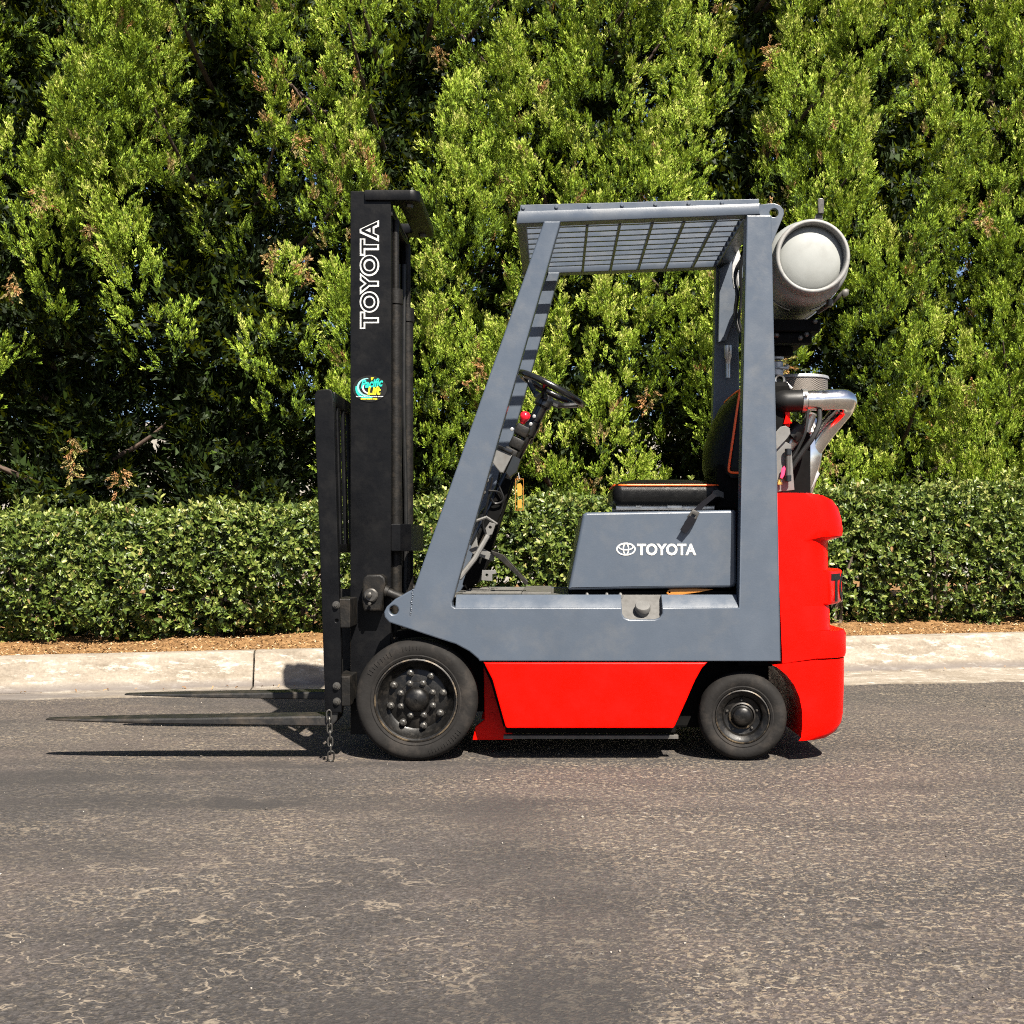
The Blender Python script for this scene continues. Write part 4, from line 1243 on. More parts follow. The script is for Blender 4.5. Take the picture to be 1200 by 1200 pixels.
add_plate(bm, WP([(582, 524.5), (584, 521.5), (601, 528), (599.5, 532)], .28), .272, .35, 0.002)
add_plate(bm, WP([(592, 553), (601, 533), (610, 538), (606, 553), (597, 560)], .3), .30, .34, 0.003)
part_each('instrument_hood', bm, M['gloss'])
bm = bmesh.new()
add_plate(bm, WP([(557, 642), (572, 600), (588, 560), (600, 552), (606, 556), (594, 590), (578, 640), (566, 680), (548, 690), (543, 684)], .62), .56, .68, 0.004)
add_plate(bm, WP([(566, 615), (578, 585), (592, 560), (600, 563), (588, 600), (574, 632)], .36), .36, .42, 0.004)
part_each('steering_pedestal', bm, M['dark'])
bm = bmesh.new()
for pts_ in ([(577, 560, .30), (571, 590, .32), (566, 612, .34), (570, 630, .35)], [(583, 566, .33), (590, 585, .34), (580, 590, .34), (574, 582, .33)], [(572, 575, .30), (586, 578, .33), (588, 596, .36), (576, 620, .37)], [(588, 545, .38), (581, 575, .40), (574, 610, .40), (562, 660, .42)]):
    add_tube(bm, smooth_path([W3(*q) for q in pts_]), 0.0045, 6)
part_each('wiring', bm, M['hose'])
bm = bmesh.new()
for px, py in ((567, 577), (571, 563)):
    add_lathe(bm, [(0, -.008), (0.007, -0.006), (0.009, 0.004), (0, 0.008)], W3(px, py, .33), 'Y', 10)
part_each('fitting', bm, M['beige'])
bm = bmesh.new()   # parking brake lever and its bracket
add_tube(bm, [W3(538, 678, .14), W3(556, 655, .16), W3(572, 627, .2)], 0.010, 8)
add_plate(bm, WP([(569, 619), (574, 612), (581, 614), (577, 626), (571, 628)], .2), .19, .2, 0.001, [circ(wx(574.5, .2), wz(618, .2), 0.006, 10)])
add_tube(bm, [W3(556, 611, .2), W3(570, 606, .2), W3(582, 614, .22)], 0.006, 6)
part('brake_lever', bm, M['bracketgrey'])
bm = bmesh.new()   # accelerator pedal
add_tube(bm, smooth_path([W3(576, 646, .30), W3(588, 655, .28), W3(600, 664, .28), W3(618, 682, .28)]), 0.006, 8)
add_plate(bm, WP([(576, 645), (590, 650), (610, 672), (619, 684), (616, 685.5), (603, 672), (586, 656), (576, 648.5)], .26), .24, .32, 0.002)
part('pedal', bm, M['blackworn'])
bm = bmesh.new()
add_plate(bm, WP([(550, 645), (559, 629), (560, 640), (580, 650), (578, 658), (556, 650)], .32), .30, .33, 0.002)
add_plate(bm, WP([(565, 668), (581, 668), (582, 672), (577, 673), (577, 681), (564, 680)], .22), .22, .225, 0.001, [circ(wx(570.5, .22), wz(674, .22), 0.006, 8)])
part_each('pedal_bracket', bm, M['bracketgrey'])

# --- engine bay behind the rear post
bm = bmesh.new()
fc_ = W3(936, 452, .5)
add_lathe(bm, [(0, 0.034), (0.118, 0.034), (0.121, 0.028), (0.121, 0.022)], fc_, 'Z', 40)
add_lathe(bm, [(0.121, -0.05), (0.121, -0.056), (0, -0.056)], fc_, 'Z', 40)
af = part('air_filter', bm, M['alu'])
bm = bmesh.new()
add_lathe(bm, [(0.116, 0.024), (0.116, -0.052)], fc_, 'Z', 48)
part('filter_screen', bm, M['mesh'], af)
bm = bmesh.new()
path = smooth_path([W3(962, 469, .25), W3(980, 468, .25), W3(991, 469, .27), W3(991, 476, .33), W3(978, 492, .39), W3(962, 512, .42), W3(948, 535, .43), W3(938, 560, .43)], 6)
add_tube(bm, [W3(944, 469.5, .25)] + path, 0.040, 20)
part('exhaust_pipe', bm, M['chrome'], deg=60)
bm = bmesh.new()
add_tube(bm, smooth_path([W3(912, 478, .42), W3(909, 473, .33), W3(916, 470.5, .262), W3(926, 470, .25), W3(945, 469.5, .25)], 5), 0.0425, 20)
hs = part('intake_hose', bm, M['hose'], deg=60)
bm = bmesh.new()
c0 = W3(942, 469.6, .25)
add_lathe(bm, [(0.043, -0.009), (0.0455, -0.009), (0.0455, 0.009), (0.043, 0.009)], c0, 'X', 28)
add_box(bm, c0.x-0.006, c0.x+0.006, c0.y-0.055, c0.y-0.04, c0.z+0.01, c0.z+0.022, 0.002)
part('hose_clamp', bm, M['steel'], hs)
bm = bmesh.new()
add_tube(bm, smooth_path([W3(949, 490, .44), W3(948, 515, .44), W3(945, 542, .44), W3(937, 578, .44)], 4), [0.026, .032, .04, .047, .052, .055, .057, .058, .058, .057, .055, .052, .050], 24)
part('muffler', bm, M['chrome'], deg=60)
bm = bmesh.new()
add_tube(bm, [W3(951, 484, .36), W3(943, 506, .36)], 0.022, 16)
add_tube(bm, [W3(938, 503, .36), W3(922, 524, .36)], 0.028, 16)
part_each('pipe_joint', bm, M['steel'])
bm = bmesh.new()
add_tube(bm, [W3(938, 500, .33), W3(926, 512, .33)], 0.036, 16)
part('rubber_coupling', bm, M['hose'])
bm = bmesh.new()
add_tube(bm, smooth_path([W3(960, 479, .24), W3(960, 495, .22), W3(953, 512, .2), W3(940, 530, .2), W3(928, 548, .2), W3(920, 565, .2)]), 0.010, 10)
add_tube(bm, smooth_path([W3(947, 482, .22), W3(944, 505, .2), W3(938, 520, .2), W3(930, 535, .2), W3(918, 548, .2)]), 0.006, 8)
part_each('rubber_line', bm, M['hose'])
bm = bmesh.new()
add_plate(bm, WP([(904, 522), (913, 514), (927, 521), (931, 574), (903, 577)], .10), .10, .106, 0.001)
pl = part('mounting_plate', bm, M['bracketgrey'])
bm = bmesh.new()
add_plate(bm, WP([(898, 527), (900, 517), (914, 500.5), (920, 499), (925, 502), (926, 508), (922, 514), (904, 533)], .09), .085, .091, 0.001)
part('support_arm', bm, M['bracketgrey'], pl)
bm = bmesh.new()
c0 = W3(923.5, 546, .08)
add_lathe(bm, [(0, .062), (0.010, .062), (0.011, .040), (0.009, .038), (0.009, -.034), (0.011, -.036), (0.011, -.055), (0, -.058)], c0, 'Z', 14)
part('fuel_filter', bm, M['beige'], pl)
bm = bmesh.new()
for dz in (0.052, -0.047): add_lathe(bm, [(0, .013), (0.0125, .012), (0.0125, -.010), (0, -.013)], c0 + Vector((0, 0, dz)), 'Z', 14)
part_each('filter_cap', bm, M['gloss'], pl)
bm = bmesh.new()
add_plate(bm, WP([(914, 560), (916, 549), (919, 546), (920.5, 549), (919, 557), (916.5, 561)], .085), .08, .086, 0.001)
part('ribbon', bm, M['pink'], pl)
bm = bmesh.new()
add_lathe(bm, [(0, .012), (0.006, .012), (0.006, .004), (0.012, .003), (0.012, -.006), (0, -.008)], W3(913, 566, .085), 'Z', 6)
part('brass_valve', bm, M['brass'], pl)
bm = bmesh.new()
for px, py, r, h in ((909, 437, .03, .03), (911, 428, .022, .03), (910, 420, .028, .012), (914, 432, .034, .01)):
    add_lathe(bm, [(0, h/2), (r*.8, h/2), (r, h/3), (r, -h/3), (r*.8, -h/2), (0, -h/2)], W3(px, py, .35), 'Z', 18)
add_tube(bm, [W3(908, 440, .34), W3(924, 428, .34)], 0.008, 8)
add_tube(bm, [W3(918, 446, .32), W3(928, 456, .30)], 0.007, 8)
part('gas_mixer', bm, M['alu'])
bm = bmesh.new()
add_lathe(bm, [(0.014, .05), (0.014, 0.002), (0.019, 0), (0.021, .004), (0.021, .05)], W3(914, 445, .28), 'Y', 20)
part('intake_ring', bm, M['steel'])
bm = bmesh.new()
add_box(bm, wx(872, .4), wx(918, .4), .25, .75, wz(590, .4), wz(452, .4), .02)
add_box(bm, wx(905, .45), wx(945, .45), .35, .65, wz(590, .4), wz(500, .4), .02)
part('engine', bm, M['dark'])
bm = bmesh.new()
add_plate(bm, WP([(918, 497), (921, 486), (928, 496)], .24), .235, .245, 0.001)
add_box(bm, wx(917, .25), wx(926, .25), .25, .27, wz(500, .25), wz(478, .25), .004)
part('warning_flap', bm, M['red'])
bm = bmesh.new()
add_plate(bm, WP([(938, 577), (946, 566), (955, 552), (958, 556), (950, 571), (945, 577)], .45), .40, .46, 0.003)
part('heat_shield', bm, M['alu'])

# --- tank cradle on the guard, then the gas tank itself
TYn = 0.075
tcx, tcz = wx(951, TYn), wz(302, TYn)
cradle = group_part('tank_cradle')
bm = bmesh.new()
add_box(bm, wx(903, .2), wx(962, .2), 0.20, 0.70, wz(388, .2), wz(374, .2), 0.004)
part('cradle_plate', bm, M['dark'], cradle)
bm = bmesh.new()
add_box(bm, wx(903, .2), wx(953, .2), 0.22, 0.28, wz(401, .2), wz(389, .2), 0.004)
add_box(bm, wx(900, .2), wx(950, .2), 0.55, 0.62, wz(401, .2), wz(389, .2), 0.004)
part_each('swing_arm', bm, M['dark'], cradle)
bm = bmesh.new()
for px, py in ((955, 377), (945, 392), (938, 396), (910, 393)):
    add_lathe(bm, [(0.010, 0.004), (0.010, -0.006), (0.005, -0.010), (0, -0.010)], W3(px, py, .197), 'Y', 6)
part_each('bolt', bm, M['bolt'], cradle)
for yb in (0.30, 0.56):
    bm = bmesh.new()
    Rb_ = 0.1605
    A0, A1 = -75, 255
    rows = []
    for k in range(41):
        a = math.radians(A0 + (A1-A0)*k/40)
        e = Vector((math.cos(a), 0, math.sin(a)))
        c_ = Vector((tcx, yb, tcz))
        rows.append([bm.verts.new(c_ + e*r_ + Vector((0, dy, 0))) for r_, dy in ((Rb_, -.018), (Rb_+.004, -.018), (Rb_+.004, .018), (Rb_, .018))])
    for A, B in zip(rows[:-1], rows[1:]):
        for k in range(4): bm.faces.new((A[k], A[(k+1) % 4], B[(k+1) % 4], B[k]))
    part('clamp_band', bm, M['steel'], cradle)
bm = bmesh.new()
add_tube(bm, smooth_path([W3(958, 366, .26), W3(972, 357, .22), W3(981, 349, .2), W3(990, 341, .2), W3(994, 342, .2)]), 0.008, 8)
add_box(bm, wx(970, .2), wx(976, .2), .19, .23, wz(359, .2), wz(351, .2), .002)
add_lathe(bm, [(0.013, 0.012), (0.013, -0.012), (0.006, -0.014), (0, -.014)], W3(990, 344, .2), 'Y', 12)
part('clamp_latch', bm, M['bolt'], cradle)
bm = bmesh.new()
add_plate(bm, WP([(957.5, 235), (958.5, 233.5), (963.5, 233.5), (965, 236), (964.5, 251), (958, 251)], .30), .285, .30, 0.002)
add_plate(bm, WP([(954, 257), (957, 250), (964, 251.5), (964.5, 262), (954, 262)], .30), .30, .312, 0.001)
part('clamp_handle', bm, M['bolt'], cradle)

tank = empty('gas_tank', (tcx, 0.42, tcz - 0.158))
tag(tank, 'pale grey gas cylinder lying crosswise in the cradle at the rear of the forklift', 'gas cylinder')
def tpart(name, bm, m, deg=40):
    for v in bm.verts: v.co -= Vector(tank.location)
    return mk(name, bm, m, tank, deg=deg)
bm = bmesh.new()
add_lathe(bm, [(0, .060), (0.05, .062), (0.085, .068), (0.108, .078), (0.121, .088), (0.130, .110), (0.137, .117), (0.150, .128), (0.1565, .150), (0.158, .17), (0.158, .66), (0.150, .70), (0.12, .735), (0.06, .755), (0, .76)], (tcx, 0, tcz), 'Y', 64)
tpart('body', bm, M['tank'], 60)
bm = bmesh.new()
add_lathe(bm, [(0.121, .125), (0.1205, .06), (0.122, .050), (0.1255, .0445), (0.130, .0435), (0.135, .046), (0.1385, .053), (0.139, .065), (0.138, .125)], (tcx, 0, tcz), 'Y', 64)
tpart('foot_ring', bm, M['tankrim'], 50)
bm = bmesh.new()
add_lathe(bm, [(0.11, .735), (0.115, .86), (0.110, .86), (0.105, .735)], (tcx, 0, tcz), 'Y', 40)
tpart('collar', bm, M['tank'])
bm = bmesh.new()
add_lathe(bm, [(0.03, .75), (0.03, .79), (0.015, .80), (0.015, .83), (0.028, .832), (0.028, .85), (0, .85)], (tcx, 0, tcz), 'Y', 16)
tpart('valve', bm, M['brass'])

# inspection tag in a clear sleeve, hanging from the dash
tg = empty('inspection_tag', tuple(W3(608, 596, .34)))
tag(tg, 'yellow card tag in a clear sleeve hanging below the steering column', 'tag')
def gpart(name, bm, m):
    for v in bm.verts: v.co -= Vector(tg.location)
    return mk(name, bm, m, tg)
bm = bmesh.new(); add_plate(bm, WP([(606, 567), (610, 566), (612, 570), (612, 580), (606.5, 582)], .34), .339, .341, 0); add_plate(bm, WP([(606.5, 586), (611.5, 585), (611.5, 595), (606.5, 596)], .34), .339, .341, 0)
gpart('card', bm, M['tagyellow'])
bm = bmesh.new()
for a, b_, c_, d_ in ((603.8, 604.3, 561, 598), (613.1, 613.6, 561, 598), (604.3, 613.1, 561, 561.6), (604.3, 613.1, 597.4, 598)):
    add_box(bm, wx(a, .34), wx(b_, .34), .338, .343, wz(d_, .34), wz(c_, .34))
gpart('sleeve_edge', bm, M['rustorange'])
bm = bmesh.new()
add_tube(bm, [W3(608.5, 561, .34), W3(607.5, 554, .335)], 0.0015, 6)
gpart('string', bm, M['white'])

# ------------------------------------------------------------------ clipped hedge
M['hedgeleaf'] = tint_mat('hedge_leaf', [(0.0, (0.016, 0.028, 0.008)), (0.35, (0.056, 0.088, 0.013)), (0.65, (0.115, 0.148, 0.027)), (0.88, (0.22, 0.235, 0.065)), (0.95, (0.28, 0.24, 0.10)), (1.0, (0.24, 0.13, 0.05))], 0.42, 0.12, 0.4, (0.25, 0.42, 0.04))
M['bark'] = simple('grey_brown_bark', (0.10, 0.075, 0.052), 0.9, var=0.4, scale=18, bmp=0.8, bscale=40)
rng = np.random.default_rng(11)
HV0, HV1 = 1.02, 1.75
def htop(u): return 1.085 + 0.036*u
def wob(u, z):  return 0.05*np.sin(u*3.1+z*2.2) + 0.035*np.sin(u*7.7-z*5.1+1.3) + 0.02*np.sin(u*17.0+z*13.0)
def hbot(u): return 0.195 + 0.07*np.sin(u*2.3+0.5) + 0.05*np.sin(u*6.1) + 0.04*np.sin(u*13.7)
def leaves(P, D, n_per, L0, L1, rng, spread=0.9, keepdir=0.35):
    """rosettes: P centres, D shoot directions"""
    N = len(P)
    d = D/np.linalg.norm(D, axis=1, keepdims=True)
    fr = rot_frames(d, rng)
    k = np.arange(n_per)
    ang = (k*2.399)[None, :] + rng.uniform(0, 6.28, (N, 1))
    tilt = spread*(0.35 + 0.65*rng.random((N, n_per)))
    loc = np.stack([np.cos(ang)*np.sin(tilt), np.sin(ang)*np.sin(tilt), np.cos(tilt)], 2)
    ld = np.einsum('nij,nkj->nki', fr, loc).reshape(-1, 3)
    pos = np.repeat(P, n_per, 0) - np.repeat(d, n_per, 0)*(rng.random(N*n_per)*0.03)[:, None]
    up_ = np.repeat(d, n_per, 0) + rng.normal(0, 0.25, ld.shape)
    side = np.cross(ld, up_); side /= np.linalg.norm(side, axis=1, keepdims=True)+1e-9
    nrm = np.cross(side, ld)
    L = rng.uniform(L0, L1, len(ld))[:, None]; Wd = L*rng.uniform(0.17, 0.24, (len(ld), 1))
    f = nrm*Wd*0.35
    cur = nrm*L*rng.uniform(-0.18, 0.05, (len(ld), 1))
    v = np.stack([pos, pos+ld*L*0.40-side*Wd+f, pos+ld*L*0.78-side*Wd*0.85+f+cur*0.5, pos+ld*L+cur, pos+ld*L*0.78+side*Wd*0.85+f+cur*0.5, pos+ld*L*0.40+side*Wd+f], 1)
    n = len(ld)
    q = np.array([(0, 1, 2, 3), (0, 3, 4, 5)])
    fc = (q[None] + (np.arange(n)*6)[:, None, None]).reshape(-1, 4)
    return v.reshape(-1, 3), fc, n
N1 = 12500
u = rng.uniform(-4.9, 5.0, N1); s = rng.random(N1)
front = s < 0.64
z = np.where(front, hbot(u) + (htop(u)-hbot(u))*rng.random(N1)**0.9, htop(u) + 0.02*np.sin(u*9))
v = np.where(front, HV0 + wob(u, z) - 0.10*np.exp(-((z-0.75)/0.3)**2) + 0.16*np.clip((0.40-z)/0.3, 0, 1), HV0 + 0.02 + (HV1-HV0)*rng.random(N1))
depth = rng.random(N1)**2*0.10
v = np.where(front, v + depth, v); z = np.where(front, z, z - depth*0.6 + rng.normal(0, 0.012, N1))
edge = np.clip((z-(htop(u)-0.08))/0.08, 0, 1)*front
v += edge*0.05
P = np.array([K(a, b_, c_)[:] for a, b_, c_ in zip(u, v, z)])
nf = np.array([UY, -UX, 0.0])
D = np.where(front[:, None], nf*0.9 + np.array([0, 0, 0.55]), nf*0.15 + np.array([0, 0, 1.0])) + rng.normal(0, 0.38, (N1, 3))
shoot_t = rng.random(N1)
V1, F1, n1 = leaves(P, D, 7, 0.022, 0.047, rng, 1.15)
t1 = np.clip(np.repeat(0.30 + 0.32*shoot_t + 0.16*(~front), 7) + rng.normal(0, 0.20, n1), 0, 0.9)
brown = rng.random(n1) < 0.018; t1[brown] = rng.uniform(0.93, 1.0, brown.sum())
# inner leaves that close the hedge, tinted dark to paint shade in its gaps
N2 = 6800
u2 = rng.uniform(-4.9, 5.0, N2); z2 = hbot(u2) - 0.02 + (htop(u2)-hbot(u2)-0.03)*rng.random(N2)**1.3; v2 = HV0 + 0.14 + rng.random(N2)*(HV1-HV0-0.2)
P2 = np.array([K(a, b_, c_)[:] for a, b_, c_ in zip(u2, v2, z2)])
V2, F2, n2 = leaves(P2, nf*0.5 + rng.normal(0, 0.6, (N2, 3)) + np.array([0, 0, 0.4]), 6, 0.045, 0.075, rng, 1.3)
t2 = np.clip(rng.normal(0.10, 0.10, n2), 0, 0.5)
# stray shoots standing above the clipped top
N3 = 55
u3 = rng.uniform(-4.5, 4.6, N3); h3 = rng.uniform(0.015, 0.10, N3)
P3, D3 = [], []
for a, h in zip(u3, h3):
    vb = HV0 + rng.uniform(0.05, 0.4)
    for q in range(3):
        P3.append(K(a+rng.normal(0, .006), vb, htop(a) + h*(q+1)/3 + 0.01)[:]); D3.append((rng.normal(0, .2), rng.normal(0, .2), 1))
V3, F3, n3 = leaves(np.array(P3), np.array(D3), 5, 0.03, 0.05, rng, 1.0)
t3 = np.clip(rng.normal(0.75, 0.1, n3), 0, 0.9)
hedge = empty('hedge', tuple(K(0, 1.4, bedz(0, 1.4))))
tag(hedge, 'low clipped evergreen hedge with small glossy leaves running behind the kerb', 'hedge')
hl_ = np.array(hedge.location)
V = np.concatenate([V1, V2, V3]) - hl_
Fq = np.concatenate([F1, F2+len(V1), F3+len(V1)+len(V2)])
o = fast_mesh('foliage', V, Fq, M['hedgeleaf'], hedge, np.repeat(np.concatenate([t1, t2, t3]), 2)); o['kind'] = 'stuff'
random.seed(21)
su = [-4.6 + i*0.52 + random.uniform(-0.12, 0.12) for i in range(19)]
for a in su:
    bm = bmesh.new()
    vb = 1.22 + random.uniform(-0.08, 0.12)
    for q in range(random.choice((2, 3, 3))):
        b0 = K(a + random.uniform(-.03, .03), vb, bedz(a, vb) - 0.03)
        tip = K(a + random.uniform(-.22, .22), vb + random.uniform(-.12, .2), 0.75)
        mid_ = b0.lerp(tip, 0.4) + Vector((random.uniform(-.03, .03), random.uniform(-.03, .03), 0))
        pth = smooth_path([b0, mid_, tip], 4)
        add_tube(bm, pth, [0.016*(1-0.6*i/(len(pth)-1)) for i in range(len(pth))], 7)
    for v_ in bm.verts: v_.co -= Vector(hedge.location)
    mk('stem', bm, M['bark'], hedge)

# ------------------------------------------------------------------ the juniper screen
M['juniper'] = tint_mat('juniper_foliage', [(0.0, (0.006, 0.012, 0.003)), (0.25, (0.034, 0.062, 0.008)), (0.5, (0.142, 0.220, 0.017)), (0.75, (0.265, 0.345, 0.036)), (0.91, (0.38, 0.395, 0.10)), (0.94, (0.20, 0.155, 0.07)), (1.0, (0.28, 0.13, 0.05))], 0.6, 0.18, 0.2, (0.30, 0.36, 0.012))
M['juniperbark'] = simple('stringy_juniper_bark', (0.05, 0.032, 0.022), 0.95, var=0.4, scale=14, bmp=0.8, bscale=30)
NB = 12
def sprig_blades(rng):
    """one feathery tip: NB short narrow triangles bunched along +z, unit length"""
    tri = []
    for k in range(NB):
        t = 0.02 + 0.72*(k/(NB-1))
        a = k*2.4 + rng.uniform(-.5, .5)
        sp = 0.85*(1-0.55*k/(NB-1)) + rng.uniform(-.12, .15)
        d = np.array([math.cos(a)*sp, 0.6*math.sin(a)*sp, 1.0]); d /= np.linalg.norm(d)
        base = np.array([0, 0, t]) + d*0.06
        l = 0.34*rng.uniform(.8, 1.25); w = 0.17*rng.uniform(.8, 1.25)
        s_ = np.cross(d, rng.normal(size=3)); s_ /= np.linalg.norm(s_)
        tri.append((base - s_*w*0.5 + d*l*0.25, base + s_*w*0.5 + d*l*0.25, base + d*l) if k % 2 else (base - s_*w*0.25, base + s_*w*0.30 + d*l*0.65, base + d*l - s_*w*0.3))
    return np.array(tri)          # NB,3,3
VAR = np.stack([sprig_blades(np.random.default_rng(100+i)) for i in range(10)])
PROF = lambda s: np.sin(np.pi*np.clip(s, 0, 1)**0.60)**0.7

def juniper(label, u0, v0, H, R, seed, lean, dens=1.0, z0=0.75, yel=0.0, hollows=()):
    rng = np.random.default_rng(seed)
    base = K(u0, v0, bedz(u0, v0) - 0.02)
    root = empty('juniper_tree', tuple(base))
    tag(root, label, 'tree', 'junipers screening the yard')
    pos, dr, ln, tn = [], [], [], []
    def hull(z):
        t = (z-z0)/(H-z0)
        return R*(0.86 + 0.14*math.sin(min(max(t, 0)*2.2, 1.57)))*(1 if t < 0.66 else max(0.12, 1-((t-0.66)/0.34)**1.5))
    def add_plume(b0, axv, L, rho, n, pt, dead=0.012, thin=0.6):
        """a flame-shaped mass of tufts; each tuft is a fan of small tips with a gap to the next"""
        per = 7
        k = max(3, n//per)
        s = rng.random(k)**0.85
        f3 = rot_frames(axv[None], rng)[0]
        a = rng.uniform(0, 2*math.pi, k)
        rad = f3[:, 0][None]*np.cos(a)[:, None] + f3[:, 1][None]*np.sin(a)[:, None]
        q1, q2 = rng.uniform(0, 6, 2)
        lump = 1 + 0.28*np.sin(a*3+q1)*np.sin(s*8+q2) + 0.14*np.sin(a*5+q2)*np.sin(s*17+q1)
        rq = rho*PROF(s)*lump*np.where(rng.random(k) < 0.85, rng.uniform(0.82, 1.08, k), rng.uniform(0.4, 0.8, k))
        p = b0[None] + axv[None]*(L*s)[:, None] + rad*rq[:, None]
        d = axv[None]*1.05 + rad*(0.70*(1-s)+0.12)[:, None] + np.array([0, -0.06, 0.30]) + rng.normal(0, 0.15, (k, 3))
        d /= np.linalg.norm(d, axis=1, keepdims=True)
        kp = ~((rad[:, 1] > 0.30) & (rng.random(k) < thin))
        p, d, s = p[kp], d[kp], s[kp]; k = len(p)
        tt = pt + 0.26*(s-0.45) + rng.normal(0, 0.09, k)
        dz = rng.random(k) < dead
        size = rng.uniform(0.75, 1.25, k)
        P_ = np.repeat(p - d*0.045*size[:, None], per, 0); D_ = np.repeat(d, per, 0); T_ = np.repeat(tt, per); S_ = np.repeat(size, per)
        m_ = len(P_)
        off = rng.normal(0, 1, (m_, 3)); off -= D_*np.sum(off*D_, 1, keepdims=True)
        P_ = P_ + off*0.013*S_[:, None] + D_*((rng.random(m_)-0.3)*0.085*S_)[:, None]
        D_ = D_ + off*0.20 + rng.normal(0, 0.12, (m_, 3))
        T_ = np.clip(T_ + rng.normal(0, 0.06, m_), 0, 0.905)
        T_[np.repeat(dz, per)] = rng.uniform(0.92, 1.0, int(dz.sum())*per)
        pos.append(P_); dr.append(D_); ln.append(rng.uniform(0.052, 0.088, m_)*S_); tn.append(T_)
    # big plumes, spread so that dark seams stay between them
    na = rng.uniform(0, 6.28, 6)
    def relief(x, z):
        x = x - 2.2*lean*z
        return 0.62*math.sin(3.6*x+na[0])*math.sin(1.7*z+na[1]) + 0.38*math.sin(6.1*x+na[2]+1.3*z)*math.sin(3.7*z+na[3]) + 0.25*math.sin(2.0*x+na[4]-1.1*z)
    want = int(92*dens); got = []; cores = []; tries = 0
    while len(got) < want and tries < 3000:
        tries += 1
        best, bd = None, -1
        for c in range(5):
            z = z0 - 0.1 + (H - z0 - 0.2)*rng.random()**0.9
            ph = rng.uniform(-math.pi*1.03, 0.03*math.pi) if rng.random() < 0.86 else rng.uniform(0, math.pi)
            r = hull(z)
            q = np.array([ph*r*1.0, z*0.62])
            dmin = min((np.linalg.norm(q-g_) for g_ in got), default=9)
            if dmin > bd: best, bd, bz, bph, br = q, dmin, z, ph, r
        got.append(best)
        z, ph, r = bz, bph, br
        fx, fy = math.cos(ph), math.sin(ph)
        outd = np.array([fx*UX - fy*UY, fx*UY + fy*UX, 0.0])
        rel = relief(ph*r, z)
        if rel < -0.28 and fy < 0.1: continue
        rr = r*(0.80 + 0.62*rel + rng.uniform(-0.08, 0.08))
        b0 = np.array([base.x, base.y, 0.0]) + outd*rr + np.array([0, 0, z])
        if any(((b0[0]-hx)/ha)**2 + ((b0[2]-hz)/hb)**2 < 1.5 for hx, hz, ha, hb in hollows): continue
        axv = outd*rng.uniform(0.12, 0.50) + np.array([lean + rng.normal(0, .13), rng.normal(0, .08), 1.0])
        axv /= np.linalg.norm(axv)
        t = (z-z0)/(H-z0)
        L = rng.uniform(0.60, 1.50)*(1-0.2*t)
        rho = min(L*rng.uniform(0.18, 0.26), 0.29)
        b0 = b0 - axv*L*0.40
        cores.append((b0, axv, L))
        hid = b0[2] > 4.8
        back = fy > 0.05
        n = int(2150*L*rho*(0.35 if hid else 1.0)*(0.45 if back else 1.0))
        add_plume(b0, axv, L, rho, n, rng.normal(0.50 + yel, 0.07), 0.012 if rng.random() < 0.85 else 0.07)
        # satellite tips breaking the outline
        if not hid and not back:
            for c in range(int(rng.integers(1, 4))):
                s0 = rng.uniform(0.25, 0.85); a = rng.uniform(0, 6.28)
                f3 = rot_frames(axv[None], rng)[0]
                rad = f3[:, 0]*math.cos(a) + f3[:, 1]*math.sin(a)
                if rad[1] > 0.4: continue
                pb = b0 + axv*L*s0 + rad*rho*0.75*float(PROF(np.array(s0)))
                av = axv*0.8 + rad*rng.uniform(0.3, 0.7) + np.array([0, 0, 0.35]); av /= np.linalg.norm(av)
                l2 = rng.uniform(0.18, 0.34)
                add_plume(pb, av, l2, l2*0.30, int(1500*l2*l2*0.30), rng.normal(0.56 + yel, 0.08))
    # dead brown tufts hanging in the shade
    for i in range(5):
        ph = rng.uniform(-2.6, -0.5); z = rng.uniform(1.2, 4.4)
        c0 = np.array([base.x, base.y, 0]) + hull(z)*rng.uniform(0.95, 1.18)*np.array([math.cos(ph), math.sin(ph), 0]) + np.array([0, 0, z])
        n = int(rng.integers(14, 34))
        pos.append(c0 + rng.normal(0, [0.02, .02, .045], (n, 3))); dr.append(rng.normal(0, .5, (n, 3)) + np.array([0, 0, -.5])); ln.append(rng.uniform(.05, .09, n)); tn.append(rng.uniform(.92, 1.0, n))
    n_fine = sum(len(q) for q in pos)
    # foliage that fills the inside, its tint near black to paint shade in the gaps
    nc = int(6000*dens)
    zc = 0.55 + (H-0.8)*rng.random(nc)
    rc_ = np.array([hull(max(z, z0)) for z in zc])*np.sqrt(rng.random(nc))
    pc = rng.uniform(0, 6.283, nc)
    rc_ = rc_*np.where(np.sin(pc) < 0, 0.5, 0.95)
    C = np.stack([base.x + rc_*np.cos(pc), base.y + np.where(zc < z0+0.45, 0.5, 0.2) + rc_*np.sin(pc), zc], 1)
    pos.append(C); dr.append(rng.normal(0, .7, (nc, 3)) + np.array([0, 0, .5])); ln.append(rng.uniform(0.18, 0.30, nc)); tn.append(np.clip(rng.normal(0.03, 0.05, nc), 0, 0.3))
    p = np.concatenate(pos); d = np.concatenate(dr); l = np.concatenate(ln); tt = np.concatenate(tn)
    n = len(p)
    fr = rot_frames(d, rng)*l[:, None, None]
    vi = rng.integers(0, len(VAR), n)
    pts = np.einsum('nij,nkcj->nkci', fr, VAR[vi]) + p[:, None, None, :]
    tb = np.repeat(tt, NB) + np.tile(np.linspace(-0.16, 0.16, NB), n)*np.repeat(l < 0.15, NB) + rng.normal(0, 0.07, n*NB)  # tip bases darkened, ends lightened: shading between tufts put into the tint
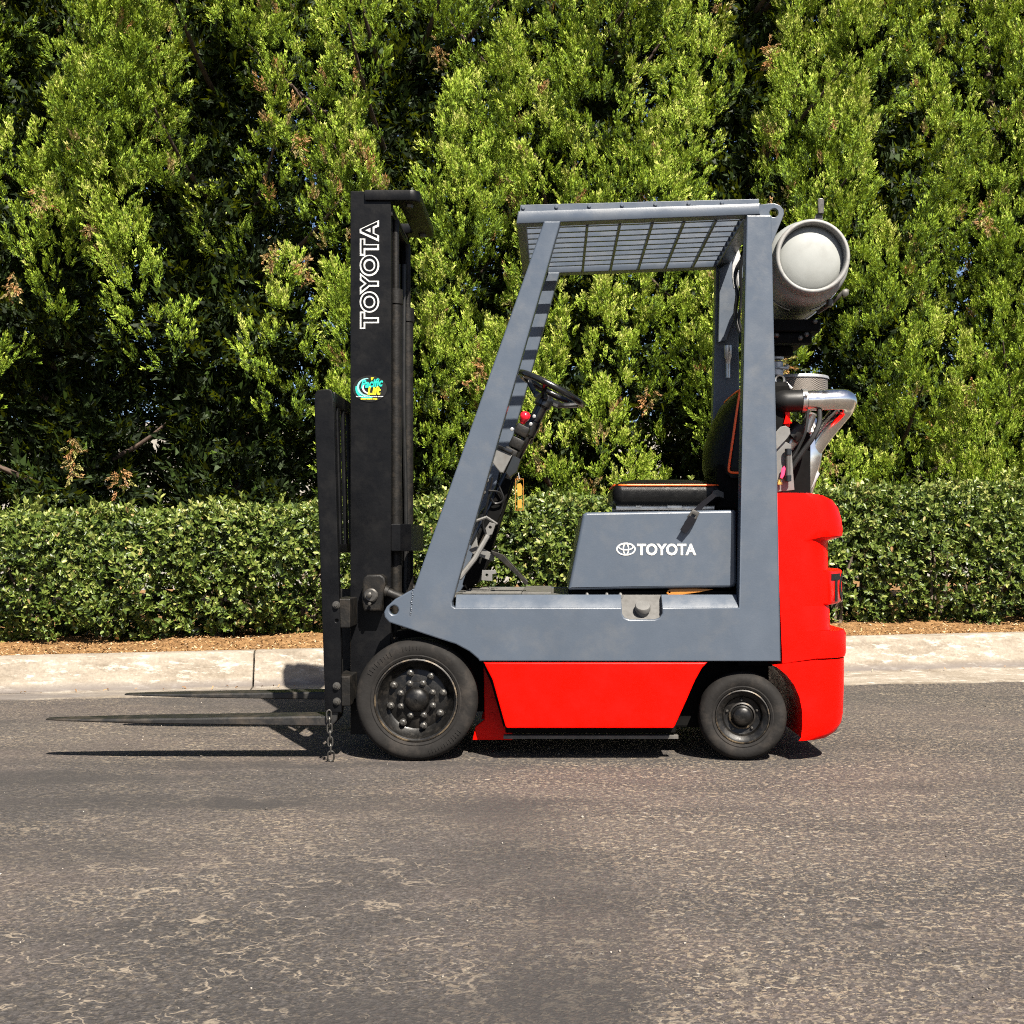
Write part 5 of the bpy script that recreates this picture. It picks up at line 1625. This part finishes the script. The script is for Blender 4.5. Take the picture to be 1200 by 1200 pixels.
    tb = np.where(np.repeat(tt, NB) > 0.915, np.repeat(tt, NB), np.clip(tb, 0, 0.91))
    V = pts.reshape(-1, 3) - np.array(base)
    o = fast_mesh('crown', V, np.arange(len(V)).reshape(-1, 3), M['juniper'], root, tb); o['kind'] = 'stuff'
    # trunk and limbs
    bm = bmesh.new()
    pth = smooth_path([Vector((0, 0.42, -0.05)), Vector((0.03, 0.42, 0.8)), Vector((-.03, 0.35, 2.0)), Vector((lean*1.5, 0.02, H*0.62)), Vector((lean*2.2, 0, H*0.92))], 5)
    m_ = len(pth)-1
    add_tube(bm, pth, [0.10*(1-0.85*i/m_)+0.012 for i in range(m_+1)], 10)
    mk('trunk', bm, M['juniperbark'], root, deg=60)
    for i in rng.choice(len(cores), size=min(16, len(cores)), replace=False):
        b0, axv, L = cores[int(i)]
        e = Vector(b0 + axv*L*0.5) - Vector(base)
        s0 = Vector((0, 0.2, max(0.3, e.z - 0.55 - 0.2*rng.random())))
        mid_ = s0.lerp(e, 0.55) - Vector((0, 0, 0.10))
        bm = bmesh.new(); pth = smooth_path([s0, mid_, e], 4); m_ = len(pth)-1
        add_tube(bm, pth, [0.030*(1-0.8*q/m_) for q in range(m_+1)], 6)
        mk('limb', bm, M['juniperbark'], root, deg=60)
    return n

trees = [
    ('leftmost juniper, cut by the left picture edge, with a dark hollow above the hedge', -4.55, 3.0, 6.3, 1.15, 31, 0.05, 0.9, 1.80, 0.00),
    ('second juniper from the left with sparse yellowish foliage and a shady hollow base', -3.30, 2.95, 6.6, 1.2, 32, 0.10, 1.15, 1.70, 0.05),
    ('juniper behind the fork tips and load backrest, third from the left', -2.05, 2.85, 6.5, 1.15, 33, -0.06, 1.1, 1.60, 0.03),
    ('juniper rising directly behind the black mast', -0.80, 2.75, 6.7, 1.05, 34, -0.12, 1.05, 1.3, 0.02),
    ('broad bright green juniper rising behind the overhead guard and seat', 0.50, 2.70, 6.8, 1.05, 35, -0.06, 1.05, 1.1, 0.04),
    ('tall juniper with diagonal plumes behind the gas cylinder', 1.80, 2.70, 6.7, 1.05, 36, -0.18, 1.05, 1.05, 0.02),
    ('juniper with diagonal plumes just right of the counterweight, second from the right edge', 3.05, 2.70, 6.6, 1.0, 37, -0.22, 1.0, 1.05, 0.02),
    ('rightmost juniper, mostly beyond the right picture edge', 4.30, 2.75, 6.5, 0.95, 38, -0.2, 0.8, 0.80, 0.0),
]
# bare pockets in the screen: x, z, half width, half height in metres
HOLLOWS = [(-3.49, 1.9, 0.47, 0.53), (-2.36, 4.0, 0.3, 0.22), (-2.07, 2.79, 0.35, 0.33), (-2.9, 1.49, 0.77, 0.27), (-1.86, 1.49, 0.35, 0.41), (-0.83, 4.15, 0.22, 0.41), (0.71, 1.49, 0.5, 0.28), (-0.06, 3.56, 0.21, 0.11), (2.42, 3.44, 0.19, 0.3), (-1.0, 3.44, 0.17, 0.35), (0.71, 4.15, 0.13, 0.41), (2.72, 2.49, 0.17, 0.33), (1.98, 1.73, 0.27, 0.44), (-0.62, 2.49, 0.24, 0.3), (-3.66, 3.56, 0.21, 0.18), (1.42, 3.79, 0.13, 0.24), (2.07, 2.61, 0.15, 0.24)]
tot = 0
for lb, u0, v0, H, R, sd, ln_, dn, z0_, ye in trees:
    tot += juniper(lb, u0, v0, H, R, sd, ln_, dn, z0_, ye, HOLLOWS)
print('juniper triangles', tot*NB)
